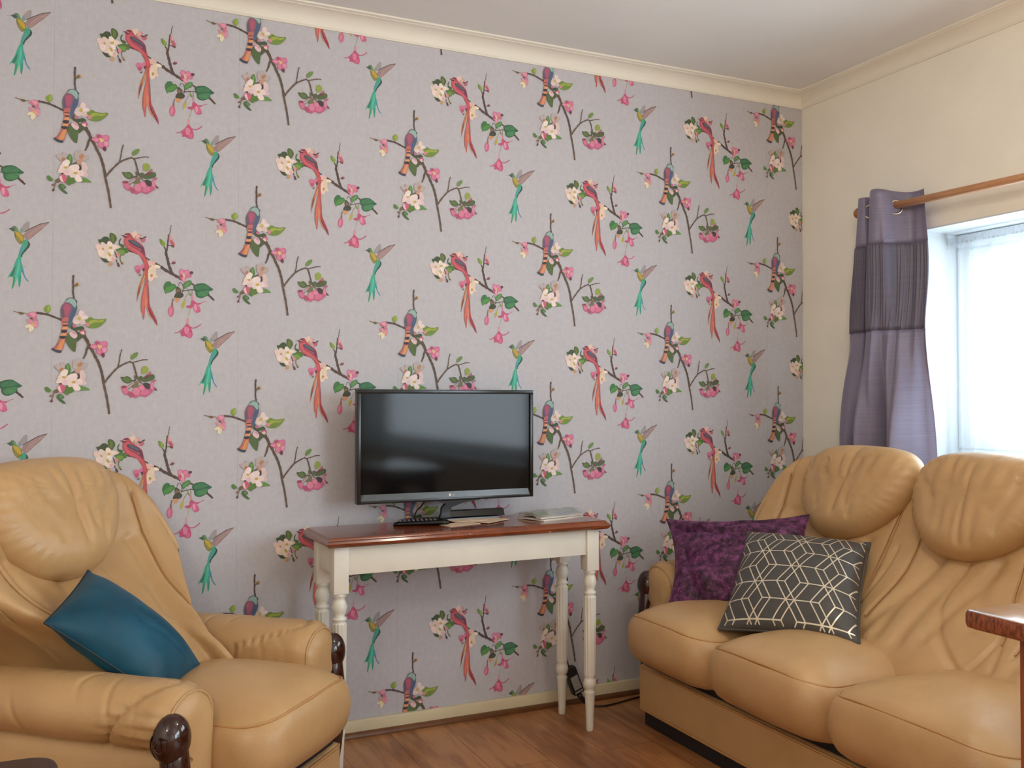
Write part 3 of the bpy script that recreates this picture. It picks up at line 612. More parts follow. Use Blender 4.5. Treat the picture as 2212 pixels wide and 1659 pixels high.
(2, 0, 185, 86, 110, 0, 1139, 17782, 1201, 17824, 1293, 17813, 1309, 17759, 1341, 17683, 1418, 17640, 1480, 17658, 1496, 17753, 1589, 17773, 1667, 17839, 1761, 17844, 1824, 17769, 1934, 17790, 1981, 17902, 2028, 17983, 2139, 18004, 2060, 17906, 2060, 17827, 2124, 17736, 2124, 17673, 2029, 17700, 2014, 17621, 1951, 17571, 1857, 17488, 1747, 17499, 1653, 17510, 1559, 17444, 1497, 17472, 1404, 17468, 1372, 17544, 1279, 17540, 1202, 17599, 1170, 17706),
(2, 0, 207, 120, 136, 0, 1496, 17737, 1605, 17758, 1668, 17652, 1621, 17540, 1528, 17552, 1465, 17627),
(2, 0, 208, 122, 140, 0, 1652, 17807, 1761, 17828, 1809, 17721, 1730, 17670, 1652, 17729),
(2, 0, 202, 106, 128, 0, 1730, 17655, 1887, 17709, 1919, 17601, 1794, 17532, 1699, 17575),
(2, 0, 207, 122, 136, 0, 1966, 17838, 2044, 17952, 2045, 17827, 2093, 17719, 1998, 17714),
(2, 0, 201, 108, 128, 0, 1186, 17722, 1294, 17743, 1341, 17652, 1279, 17571, 1201, 17630),
(2, 0, 168, 74, 96, 0, 1325, 17604, 1465, 17611, 1512, 17504, 1403, 17484),
(2, 2, 197, 108, 128, 16, 1512, 17504, 1528, 17427),
(2, 2, 197, 108, 128, 16, 1951, 17618, 1975, 17541),
(2, 2, 197, 108, 128, 16, 1279, 17571, 1287, 17525),
(2, 2, 197, 108, 128, 16, 2029, 17669, 2061, 17607),
(2, 2, 197, 108, 128, 16, 1419, 17484, 1404, 17437),
(2, 2, 197, 108, 128, 16, 1794, 17517, 1818, 17455),
(2, 1, 106, 48, 64, 0, 2061, 17765, 2124, 17744, 2180, 17676, 2093, 17695),
(2, 0, 63, 52, 48, 0, 1761, 17891, 1855, 17919, 1950, 17869, 1966, 17791, 1919, 17711, 1824, 17753, 1777, 17829),
(2, 0, 138, 56, 72, 0, 1147, 17790, 1201, 17824, 1286, 17812, 1278, 17758, 1185, 17745),
(2, 1, 74, 48, 48, 0, 1449, 17657, 1480, 17690, 1496, 17753, 1465, 17658),
(2, 0, 194, 96, 122, 0, 272, 18981, 340, 19047, 400, 19059, 415, 19129, 460, 19163, 536, 19145, 597, 19126, 673, 19162, 749, 19121, 757, 19029, 727, 18965, 758, 18890, 720, 18810, 644, 18790, 584, 18740, 508, 18751, 447, 18793, 461, 18886, 386, 18896, 325, 18939),
(2, 0, 211, 127, 146, 0, 287, 18982, 385, 19035, 461, 19009, 461, 18948, 371, 18926),
(2, 0, 207, 114, 136, 0, 582, 19094, 688, 19140, 734, 19058, 658, 18991, 567, 19016),
(2, 0, 213, 140, 152, 0, 613, 18942, 720, 18949, 735, 18858, 644, 18821),
(2, 0, 204, 114, 136, 0, 461, 18886, 552, 18907, 583, 18786, 492, 18773),
(2, 0, 168, 72, 94, 0, 415, 19114, 506, 19135, 521, 19059, 446, 19023),
(2, 0, 208, 176, 108, 0, 483, 19049, 552, 19023, 613, 18988, 567, 18924, 522, 18921, 499, 18981),
(2, 0, 106, 44, 60, 0, 576, 18739, 629, 18797, 682, 18762, 675, 18684, 637, 18659),
(2, 0, 77, 94, 48, 0, -354, 19254, -299, 19373, -216, 19422, -103, 19272, -88, 19115, -101, 18971, -129, 18811, -227, 18876, -325, 19013, -368, 19125),
(2, 0, 74, 79, 48, 0, -132, 19428, -33, 19407, 108, 19359, 108, 19287, 10, 19194, -74, 19116, -103, 19272),
(2, 0, 63, 74, 44, 0, -314, 19615, -217, 19666, -146, 19571, -76, 19547, 36, 19585, 121, 19533, 93, 19445, -19, 19465, -104, 19430, -230, 19493),
(2, 0, 108, 128, 48, 0, 148, 19766, 233, 19830, 304, 19858, 389, 19814, 546, 19804, 689, 19830, 725, 19796, 633, 19673, 533, 19579, 405, 19533, 263, 19537, 192, 19567, 149, 19665),
(2, 0, 154, 156, 56, 0, 233, 19715, 347, 19782, 518, 19766, 675, 19807, 575, 19712, 404, 19714, 291, 19647),
(2, 0, 205, 176, 162, 0, -176, 19856, -78, 19892, -36, 19982, 20, 20059, 119, 20009, 148, 19925, 219, 19873, 205, 19799, 134, 19765, 163, 19666, 78, 19617, -20, 19652, -104, 19617, -189, 19682, -203, 19767),
(2, 0, 220, 192, 180, 0, -36, 19996, 34, 20045, 105, 19993, 77, 19890, 7, 19870),
(2, 0, 222, 198, 184, 0, 49, 19874, 162, 19911, 212, 19843, 120, 19793, 35, 19800),
(2, 0, 216, 188, 172, 0, -161, 19728, -35, 19766, -6, 19668, -105, 19631),
(2, 0, 192, 160, 88, 0, -63, 19836, -7, 19869, 35, 19815, -7, 19754, -63, 19764),
(2, 0, 201, 124, 134, 0, 149, 19651, 205, 19698, 269, 19660, 248, 19586, 177, 19581),
(2, 0, 184, 98, 122, 0, -202, 19595, -147, 19628, -90, 19589, -118, 19530, -174, 19540),
(2, 0, 216, 176, 172, 0, -285, 19360, -202, 19437, -117, 19401, -68, 19289, -130, 19206, -229, 19263),
(2, 0, 200, 138, 140, 0, -230, 19421, -131, 19400, -89, 19331, -173, 19353),
(2, 0, 176, 80, 94, 0, -5, 19423, 79, 19487, 150, 19449, 164, 19392, 94, 19322, 9, 19367),
(2, 0, 220, 180, 168, 0, 9, 19395, 108, 19431, 122, 19360, 80, 19326),
(2, 0, 179, 157, 148, 0, -672, 18382, -583, 18439, -513, 18423, -494, 18506, -414, 18480, -383, 18400, -413, 18316, -443, 18293, -502, 18208, -562, 18246, -612, 18304),
(2, 0, 176, 156, 146, 0, -173, 18546, -93, 18592, -23, 18638, 48, 18570, 79, 18489, 191, 18496, 212, 18414, 100, 18304, 60, 18281, -41, 18286, -142, 18311, -183, 18391),
(2, 0, 168, 112, 78, 0, -542, 18277, -483, 18342, -433, 18315, -462, 18231, -512, 18228),
(2, 0, 176, 120, 80, 0, -62, 18429, 18, 18506, 79, 18468, 29, 18372, -41, 18358),
(2, 0, 188, 138, 112, 0, -82, 18314, 9, 18361, 70, 18323, 40, 18218, 0, 18185, -101, 18200, -122, 18229),
(2, 0, 211, 178, 166, 0, 10, 18258, 101, 18263, 152, 18183, 183, 18081, 143, 17975, 204, 17896, 143, 17831, 32, 17846, 1, 17968, 10, 18113),
(2, 0, 77, 112, 48, 0, -383, 18369, -333, 18433, -304, 18481, -263, 18417, -238, 18326, -242, 18223, -272, 18097, -312, 18116, -302, 18209, -353, 18299),
(2, 0, 104, 146, 58, 0, -343, 18371, -303, 18435, -273, 18344, -303, 18260),
(2, 0, 90, 72, 56, 0, -252, 18171, -182, 18226, -132, 18250, -131, 18208, -202, 18173),
(2, 0, 70, 48, 42, 0, -81, 18165, -20, 18163, 10, 18092, -10, 18019, -60, 18027, -40, 18100),
(2, 0, 84, 112, 44, 0, -419, 17617, -380, 17742, -340, 17816, -270, 17768, -200, 17772, -149, 17671, -189, 17608, -269, 17583, -319, 17530),
(2, 0, 93, 128, 56, 0, -48, 17651, 22, 17700, 22, 17793, 103, 17797, 194, 17761, 286, 17687, 154, 17676),
(2, 0, 80, 116, 52, 0, -911, 17736, -882, 17778, -817, 17746, -748, 17663, -777, 17625, -836, 17612, -891, 17656),
(2, 0, 63, 92, 48, 0, -608, 17485, -559, 17564, -479, 17553, -409, 17495, -418, 17433, -478, 17420, -418, 17361, -358, 17292, -408, 17279, -498, 17337, -568, 17405),
(2, 0, 95, 122, 68, 0, -538, 17519, -459, 17523, -429, 17463, -498, 17439),
(2, 0, 220, 192, 176, 0, -581, 18081, -542, 18124, -502, 18208, -413, 18295, -343, 18289, -302, 18240, -332, 18125, -382, 18050, -302, 18116, -242, 18151, -162, 18176, -71, 18160, -50, 18068, -70, 18005, 21, 18021, 82, 17941, 52, 17836, -49, 17841, 22, 17762, 32, 17701, -38, 17656, -119, 17663, -169, 17722, -190, 17783, -270, 17768, -330, 17837, -380, 17824, -460, 17851, -481, 17891, -560, 17877, -640, 17893, -581, 17978),
(2, 0, 230, 205, 187, 0, -502, 18167, -413, 18275, -322, 18239, -352, 18124, -442, 18078),
(2, 0, 228, 198, 186, 0, -322, 18084, -232, 18141, -91, 18149, -70, 18067, -130, 17971, -221, 17966),
(2, 0, 226, 192, 184, 0, -60, 17965, 21, 17990, 62, 17919, 32, 17846, -49, 17883),
(2, 0, 230, 202, 188, 0, -170, 17835, -79, 17871, 2, 17792, 2, 17699, -109, 17673),
(2, 0, 217, 176, 172, 0, -451, 17944, -361, 17990, -321, 17899, -380, 17835, -461, 17872),
(2, 0, 224, 192, 174, 0, -620, 17956, -531, 18042, -481, 17963, -511, 17900),
(2, 0, 192, 152, 62, 0, -472, 18066, -412, 18090, -372, 18051, -411, 18018),
(2, 0, 192, 154, 64, 0, -211, 17926, -150, 17960, -100, 17932, -130, 17878, -190, 17886),
(2, 0, 196, 86, 106, 0, -594, 17752, -540, 17827, -480, 17855, -410, 17802, -380, 17732, -409, 17648, -469, 17584, -529, 17622, -579, 17702),
(2, 0, 224, 180, 172, 0, -589, 17752, -530, 17807, -500, 17716, -469, 17605, -539, 17642),
(2, 0, 74, 48, 38, 0, -540, 17852, -501, 17890, -476, 17876, -500, 17844),
(2, 0, 106, 86, 56, 0, -698, 17624, -668, 17677, -609, 17710, -569, 17651, -579, 17599, -658, 17585),
(2, 2, 122, 96, 70, 29, -668, 17605, -697, 17502, -726, 17388),
(2, 2, 138, 106, 90, 20, -698, 17573, -747, 17509),
(2, 0, 106, 60, 56, 0, -791, 17507, -747, 17530, -727, 17510, -766, 17478),
(2, 0, 95, 53, 48, 0, -776, 17345, -736, 17408, -706, 17368, -716, 17327, -756, 17320),
(2, 0, 86, 96, 95, 0, -388, 20297, -360, 20371, -277, 20414, -179, 20416, -108, 20350, -73, 20310, -94, 20236, -79, 20122, -92, 20021, -134, 19902, -189, 19768, -231, 19622, -286, 19546, -356, 19555, -439, 19577, -475, 19660, -510, 19858, -518, 20029, -477, 20175),
(2, 0, 143, 165, 150, 0, -346, 20344, -262, 20394, -178, 20373, -122, 20306, -107, 20206, -142, 20117, -205, 20198, -290, 20263, -387, 20269),
(2, 0, 74, 84, 112, 0, -205, 20083, -142, 20131, -113, 20019, -162, 19886, -217, 19738, -286, 19589, -315, 19673, -274, 19848),
(2, 0, 140, 74, 96, 0, -463, 20176, -387, 20269, -290, 20248, -233, 20181, -233, 20066, -274, 19934, -315, 19816, -441, 19806, -497, 19945, -498, 20059),
(2, 0, 164, 80, 96, 0, -429, 20179, -317, 20217, -261, 20136, -288, 19990, -357, 19870, -414, 19951),
(2, 0, 106, 74, 96, 0, -504, 20001, -463, 20119, -428, 19950, -413, 19808, -468, 19775),
(2, 0, 184, 96, 84, 0, -455, 19805, -308, 19831, -315, 19730, -328, 19586, -328, 19471, -355, 19297, -382, 19181, -409, 19065, -477, 18831, -588, 18824, -727, 18872, -644, 18977, -562, 19125, -521, 19271, -480, 19445, -467, 19575, -482, 19688),
(2, 0, 208, 136, 80, 0, -493, 19144, -410, 19179, -437, 19020, -505, 18858, -602, 18880, -548, 19026),
(2, 0, 216, 144, 92, 0, -453, 19533, -335, 19549, -348, 19470, -460, 19461),
(2, 0, 216, 144, 92, 0, -494, 19344, -369, 19361, -382, 19281, -514, 19279),
(2, 0, 208, 128, 88, 0, -440, 19663, -329, 19672, -335, 19628, -447, 19627),
(2, 1, 74, 44, 52, 0, -461, 19697, -322, 19694, -326, 19669, -461, 19669),
(2, 1, 58, 42, 48, 0, -460, 19604, -328, 19607, -334, 19568, -439, 19563),
(2, 0, 53, 46, 54, 0, -508, 19429, -439, 19463, -355, 19455, -348, 19398, -411, 19358, -480, 19374),
(2, 0, 53, 46, 54, 0, -549, 19248, -480, 19281, -382, 19274, -375, 19224, -438, 19191, -521, 19200),
(2, 0, 51, 58, 72, 0, -747, 18885, -699, 18916, -630, 18864, -491, 18845, -505, 18779, -588, 18781, -699, 18831),
(2, 2, 138, 64, 48, 14, -576, 19082, -644, 18949, -713, 18894),
(2, 2, 207, 214, 204, 12, -164, 20331, -122, 20306),
(2, 1, 58, 58, 62, 0, -129, 20334, -66, 20310, -122, 20291),
]
wallpaper()

def wall_right():
    bm = bmesh.new(); ys = sorted([YB, WIN2[0], WIN2[1], WIN1[0], WIN1[1], 0])
    for a, b in zip(ys[:-1], ys[1:]):
        w = WIN1 if (a, b) == WIN1[:2] else WIN2 if (a, b) == WIN2[:2] else None
        if w:
            add_box(bm, (XR, a, 0), (XR+TH, b, w[2])); add_box(bm, (XR, a, w[3]), (XR+TH, b, ZC))
        else:
            add_box(bm, (XR, a, 0), (XR+TH, b, ZC))
    bmesh.ops.remove_doubles(bm, verts=bm.verts, dist=1e-5)
    return struct(frombm('wall_right', bm, M['wall_cream']))
wall_right()
# paper joint on the cream wall
# reveals (white plaster lining of the window openings)
def reveal(n, w):
    y0, y1, z0, z1 = w; t = .006
    bm = bmesh.new()
    add_box(bm, (XR-.002, y1-t, z0), (XR+TH-.1, y1, z1)); add_box(bm, (XR-.002, y0, z0), (XR+TH-.1, y0+t, z1))
    add_box(bm, (XR-.002, y0+t, z1-t), (XR+TH-.1, y1-t, z1)); add_box(bm, (XR-.03, y0+t, z0), (XR+TH-.1, y1-t, z0+.02))
    return struct(frombm(n, bm, M['reveal']))
reveal('trim_1', WIN1); reveal('trim_2', WIN2)

struct(box('floor', (XL-.2, YB-.2, -.1), (XR+TH, 0, 0), M['floor']))
struct(box('ceiling', (XL-.2, YB-.2, ZC), (XR+TH, .0, ZC+.1), M['ceiling']))
struct(box('wall_left', (XL-.2, YB, 0), (XL, 0, ZC), M['wall_cream']))
struct(box('wall_front', (XL-.2, YB-.2, 0), (XR+TH, YB, ZC), M['wall_cream']))

def cornice():
    prof = [(0, 0), (.004, .0), (.006, .004), (.010, .006)]
    P, D = .072, .056
    cov = [(0.0, -D), (.006, -D), (.008, -D+.004)]
    for k in range(0, 9):
        a = k/8*PI/2
        cov.append((.010+(P-.022)*(1-math.cos(a)), -D+.006+(D-.016)*math.sin(a)))
    cov += [(P-.010, -.008), (P-.004, -.007), (P, -.005), (P, 0.0)]
    def run(name, fn, n=2):
        R = [[fn(u, d, s) for d, u in [(a, b) for a, b in cov]] for s in (0, 1)]
        V = [p for r in R for p in r]; m = len(cov)
        F = [(j, j+1, m+j+1, m+j) for j in range(m-1)]
        o = mesh(name, V, F, M['cornice'], None, True); sharp(o, 35); return struct(o)
    run('trim_3', lambda u, d, s: ((XL+d, XR-d)[s], -d, ZC+u))
    run('trim_4', lambda u, d, s: (XR-d, (-d, YB+d)[s], ZC+u))
cornice()

def baseboard():
    bm = bmesh.new()
    add_box(bm, (XL, -.018, 0), (XR, -.0005, .054), .004, 2)
    o = frombm('baseboard_back', bm, M['skirting']); sharp(o); struct(o)
    V = []; m = 6
    R = [[(x, -.018-.016*math.sin(k/m*PI/2), .017*math.cos(k/m*PI/2)) for k in range(m+1)]+[(x, -.018, 0)] for x in (XL, XR)]
    o = rings('trim_5', R, M['strip'], None); struct(o)
    struct(box('baseboard_right', (XR-.018, YB, 0), (XR-.0005, -.02, .054), M['skirting'], None, .004))
baseboard()
# chips of worn paint along the skirting
def window(n, w, parts=2):
    y0, y1, z0, z1 = w; x0, x1 = XR+.19, XR+.25
    y0 += .006; y1 -= .006; z0 += .02; z1 -= .006
    bm = bmesh.new(); fw = .055
    for a, b in (((y0, z0), (y1, z0+fw)), ((y0, z1-fw), (y1, z1)), ((y0, z0+fw), (y0+fw, z1-fw)), ((y1-fw, z0+fw), (y1, z1-fw))):
        add_box(bm, (x0, a[0], a[1]), (x1, b[0], b[1]), .004, 1)
    step = (y1-y0)/parts
    for k in range(1, parts):
        ym = y0+k*step; add_box(bm, (x0, ym-.03, z0+fw), (x1, ym+.03, z1-fw), .004, 1)
    for k in range(parts):                                  # opening sashes
        a, b = y0+k*step+(.03 if k else fw), y0+(k+1)*step-(.03 if k < parts-1 else fw); s = .045; xs = x0+.012
        for p, q in (((a, z0+fw), (b, z0+fw+s)), ((a, z1-fw-s), (b, z1-fw)), ((a, z0+fw+s), (a+s, z1-fw-s)), ((b-s, z0+fw+s), (b, z1-fw-s))):
            add_box(bm, (xs, p[0], p[1]), (x1-.005, q[0], q[1]), .003, 1)
    o = struct(sharp(frombm(n, bm, M['upvc'])))
    box('glass_pane', (XR+.222, y0+fw, z0+fw), (XR+.226, y1-fw, z1-fw), M['glass'], o)
window('window_1', WIN1, 2); window('window_2', WIN2, 1)

# ------------------------------------------------------------------ seating (tan leather)
def smooth01(t): t = np.clip(t, 0, 1); return t*t*(3-2*t)
PROFZ = [.30, .36, .42, .50, .58, .66, .75, .90, 1.0]
PROFX = [-.10, -.12, -.16, -.265, -.385, -.485, -.555, -.595, -.61]
def xf(z): return np.interp(z, PROFZ, PROFX)
_zz = np.linspace(.3, 1.0, 141); _xs = np.convolve(np.pad(np.interp(_zz, PROFZ, PROFX), 10, mode='edge'), np.ones(21)/21, 'valid')
def xf(z): return np.interp(z, _zz, _xs)

def rrect(hx, hy, r, n=10, cx=0, cy=0, per=10):
    """rounded rectangle with evenly subdivided straight sides -> constant point count"""
    r = max(min(r, hx-1e-3, hy-1e-3), 1e-3); P = []
    cs = [(hx-r, hy-r, 0), (-hx+r, hy-r, PI/2), (-hx+r, -hy+r, PI), (hx-r, -hy+r, 1.5*PI)]
    for k, (x, y, a0) in enumerate(cs):
        arc = [(x+r*math.cos(a0+i/n*PI/2), y+r*math.sin(a0+i/n*PI/2)) for i in range(n+1)]
        nx, ny, a1 = cs[(k+1) % 4]; q = (nx+r*math.cos(a1), ny+r*math.sin(a1)); e = arc[-1]
        P += arc+[(e[0]+(q[0]-e[0])*i/per, e[1]+(q[1]-e[1])*i/per) for i in range(1, per)]
    return [(cx+x, cy+y) for x, y in P]

def seat_cushion(root, yc, hw, x0=-.34, x1=.20, seed=0, first=True, last=True):
    hx, cx = (x1-x0)/2, (x0+x1)/2
    prof = [(.21, .238), (.15, .238), (.085, .238), (.058, .240), (.038, .247), (.020, .262), (.007, .285), (.001, .310), (0, .334), (.002, .360), (.006, .383), (.013, .400), (.017, .4055), (.020, .4085),
            (.0225, .4055), (.026, .410), (.034, .418), (.048, .426), (.066, .433), (.086, .439), (.11, .445), (.135, .450), (.16, .454), (.185, .457), (.205, .459)]
    R = []
    for ins, z in prof:
        ring = []
        iy = ins*.45 if z < .33 else ins
        for x, y in rrect(hx-ins, max(hw-iy, .004), .085-ins*.25, 10, cx, yc, 12):
            u = (x-cx)/hx; v = (y-yc)/hw
            zz = z
            if z > .33:
                k = smooth01((z-.33)/.1)
                zz += k*(-.030*abs(v)**3.2-.024*max(0, -u)**1.5)
                zz += k*.004*nz(x*9+seed, y*9, 1.7)
            elif z > .2:
                # gathers at the two ends of the front face
                g = max(0, abs(v)-.8)/.2
                x += g*.012*math.sin(z*150+seed+3*nz(z*20, seed, 0))*.5*(1 if u > .3 else 0)
                x += .005*nz(x*5, y*7+seed, z*8)
            x += .022*(1-v*v)*(1 if u > 0 else 0)*min(1, max(0, u)*1.3)*(.3+.7*smooth01((z-.24)/.07))      # front bows outward
            ring.append((x, y, zz))
        R.append(ring)
    c = rings('seat_cushion', R, M['leather'], root)
    # piped seam following the front edge
    R2 = rrect(hx-.0205, hw-.0205, .08, 10, cx, yc, 12); pts = []
    for x, y in R2:
        u = (x-cx)/hx; v = (y-yc)/hw
        if u < -.35: continue
        pts.append((x+.022*(1-v*v)*(1 if u > 0 else 0)*min(1, max(0, u)*1.3), y, .4095-.030*abs(v)**3.2*.93-.024*max(0, -u)**1.5))
    pts.sort(key=lambda p: math.atan2(p[1]-yc, p[0]-x0+.05))
    tube('piping', pts, .0028, M['leather_seam'], c, 6)
    return c

def backrest(root, cs, gaps, lo, hi, off, xs=0.0):
    """one upholstered back with scalloped top, wings and stitched panels"""
    mid0, half = (lo+hi)/2, (hi-lo)/2; E = half+off
    NY = int(2*E/.0052); ys = np.linspace(-E, E, NY)
    cs = [c-mid0 for c in cs]; gaps = [g-mid0 for g in gaps]
    h0 = half-.025
    def ztop(y):
        a = abs(y)
        z = .915
        for g in gaps: z -= .042*math.exp(-((y-g)/.055)**2)
        if a > h0: z = .50+(z-.50)*max(0, 1-((a-h0)/(E-h0+.002))**2.6)**.42
        return z
    V, nv = [], 0
    lines = []
    for g in gaps:
        lines += [(.009, .007, [(g-.025, .87), (g-.055, .78), (g-.052, .68), (g-.01, .58), (g+.045, .50), (g+.07, .45)]),
                  (.009, .007, [(g+.012, .87), (g+.030, .76), (g+.065, .66), (g+.095, .57), (g+.10, .49)]),
                  (.010, .007, [(g, .425), (g-.075, .465), (g-.150, .515), (g-.195, .57), (g-.215, .64)]),
                  (.010, .007, [(g, .425), (g+.022, .47), (g+.030, .52), (g+.020, .58), (g-.005, .66)]),
                  (.012, .022, [(g+.155, .64), (g+.15, .55), (g+.12, .46)]), (.011, .02, [(g-.12, .66), (g-.115, .60), (g-.06, .53)])]
    for c in cs:
        lines += [(.011, .020, [(c-.07, .66), (c-.075, .57), (c-.06, .47)]), (.011, .020, [(c+.015, .65), (c+.01, .56), (c+.015, .46)]), (.010, .018, [(c+.10, .66), (c+.095, .57), (c+.08, .48)])]
    for s in (-1, 1):
        lines += [(.012, .007, [(s*(half+.030), .90), (s*(half+.040), .78), (s*(half+.030), .68), (s*(half-.02), .58), (s*(half-.08), .48)]),
                  (.012, .016, [(s*(half-.005), .72), (s*(half-.02), .64), (s*(half-.09), .54)]),
                  (.006, .016, [(s*(half+.03), .735), (s*(half-.03), .72)]), (.010, .02, [(s*(half-.06), .60), (s*(half-.10), .50)])]
    nf, nt, nr = 112, 12, 10
    G = np.zeros((NY, nf+nt+nr, 3)); Q = []
    for i, y in enumerate(ys):
        zt = ztop(y); a = abs(y)
        curl = .085*float(smooth01((a-(half-.12))/(off+.12)))
        rad = .062
        zf = np.linspace(.33, zt-rad, nf)
        X = xf(zf)+curl+xs
        fx = X[-1]; th = .125; rx = fx-th
        ang = np.linspace(0, PI, nt+2)[1:-1]
        Xt = (fx+rx)/2+th/2*np.cos(ang); Zt = zt-rad+rad*np.sin(ang)
        Zr = np.linspace(zt-rad, .12, nr); Xr = np.linspace(rx, -.70+xs+curl*.4, nr)
        xx = np.concatenate([X, Xt, Xr]); zz = np.concatenate([zf, Zt, Zr])
        e = max(0, (a-(E-.06))/.06); k = math.sqrt(max(0, 1-e**2.2))
        mid = np.where(np.arange(len(xx)) < nf, X.mean() if False else np.interp(zz, zf, X-.07), (fx+rx)/2)
        mid = np.interp(zz, np.concatenate([[.1], zf]), np.concatenate([[X[0]-.25], (X+(-.66+xs+curl*.4))/2]))
        xx = mid+(xx-mid)*k
        shr = .21*smooth01((.70-zz)/.24)*float(smooth01((a-(half-.16))/(off+.16)))
        G[i, :, 0] = xx; G[i, :, 1] = y-np.sign(y)*shr; G[i, :, 2] = zz
    # stitched creases and soft bulges on the front
    F = G[:, :nf+4, :].reshape(-1, 3); q = F[:, 1:3]
    d = creases(q, lines)
    nn = np.array([nz(p[0]*3, p[1]*8, p[2]*5) for p in F])*.006
    puff = np.zeros(len(F))
    for c in cs: puff += .022*np.exp(-((q[:, 0]-c)/.17)**4-((q[:, 1]-.50)/.10)**2)
    tot = (d+nn+puff); edge = np.clip((E-np.abs(q[:, 0]))/.05, 0, 1)
    F[:, 0] += tot*.86*edge; F[:, 2] += tot*.4*edge
    G[:, :nf+4, :] = F.reshape(NY, nf+4, 3)
    FG = G[:, :nf, :].reshape(-1, 3).copy()
    G[:, :, 1] += mid0
    o = rings('backrest', [list(map(tuple, G[i])) for i in range(NY)], M['leather'], root, closed=True)
    seams = []
    for s in (-1, 1): seams.append([(s*(half+.030), .885), (s*(half+.040), .78), (s*(half+.030), .68), (s*(half-.02), .58), (s*(half-.08), .48)])
    for g in gaps:
        seams.append([(g-.055, .80), (g-.060, .70), (g-.025, .60), (g+.045, .50)]); seams.append([(g+.030, .78), (g+.065, .66), (g+.095, .57), (g+.10, .49)])
    for L in seams:
        pts = []
        for q in catmull(L, 8):
            k = np.argmin((FG[:, 1]-q[0])**2+(FG[:, 2]-q[1])**2); p = FG[k]
            pts.append((p[0]+.0055, q[0]+mid0, p[2]+.002))
        pts = [tuple(np.mean([pts[max(0, i-1)], pts[i], pts[min(len(pts)-1, i+1)]], 0)) for i in range(len(pts))]
        tube('stitched_seam', pts, .0022, M['leather_seam'], o, 6)
    return o

LOBE = [(0, .958), (.10, .955), (.175, .942), (.222, .912), (.240, .868), (.232, .81), (.200, .75), (.152, .70), (.100, .666), (.045, .650), (0, .646)]
def headrest(root, yc, xs=0.0, wid=1.0, seed=0, skew=-.03):
    half = LOBE; out = half+[(-a, z) for a, z in half[-2:0:-1]]
    O = np.array(catmull([(a*wid+skew*(1-(z-.65)/.31), z) for a, z in out], 8, True)); c = np.array([-.0, .83]); N = len(O)
    # soft vertical folds running from the top edge down into the bowl
    rnd = random.Random(int(seed*10)+4); FOLD = []
    for k in range(-4, 5):
        x0 = .048*k+rnd.uniform(-.012, .012); z0 = .948-rnd.uniform(0, .05)-.3*abs(.02*k); z1 = rnd.uniform(.68, .80)+.012*abs(k)
        x1 = x0*.62+.02+rnd.uniform(-.012, .012)+skew*.6
        FOLD.append((rnd.uniform(.006, .0115), rnd.uniform(.007, .013), [(x0, z0), (x0*.9+x1*.1+rnd.uniform(-.006, .012), z0*.62+z1*.38), (x0*.35+x1*.65, z0*.3+z1*.7), (x1, z1)]))
    R = []; rs = [0.02, .10, .18, .26, .34, .42, .49, .56, .62, .68, .73, .78, .82, .86, .89, .92, .945, .965, .98, .99, .996, 1.0]
    def pos(q, h, front=True):
        z = q[1]; bx = np.interp(z, [.62, .66, .78, .88, .96], [-.475, -.497, -.555, -.595, -.625])+xs
        return bx+h*.95, yc+q[0], z+h*.25
    for r in rs:
        q = c+(O-c)*r
        h = .094*(1-r**2.8)**.5*(1+.22*np.clip((.84-q[:, 1])/.18, 0, 1))
        hh = h+creases(q, FOLD)*(1-r**5)
        # folds fan out from the gathered side seams
        ang = np.arctan2(q[:, 1]-c[1], q[:, 0]-c[0])
        fan = np.maximum(0, np.cos(ang))**2*.7+np.maximum(0, -np.cos(ang))**2
        hh = hh+.0022*np.sin(ang*46+seed)*fan*np.exp(-((r-.9)/.12)**2)
        hh = hh+np.array([.006*nz(p[0]*6+seed, p[1]*4, .3+seed) for p in q])*(1-r**4)
        R.append([pos(p, float(x)) for p, x in zip(q, hh)])
    for r in rs[::-1][1:]:
        q = c+(O-c)*r; h = -.085*(1-r**2.4)**.5
        R.append([pos(p, h) for p in q])
    return rings('headrest', R, M['leather'], root)

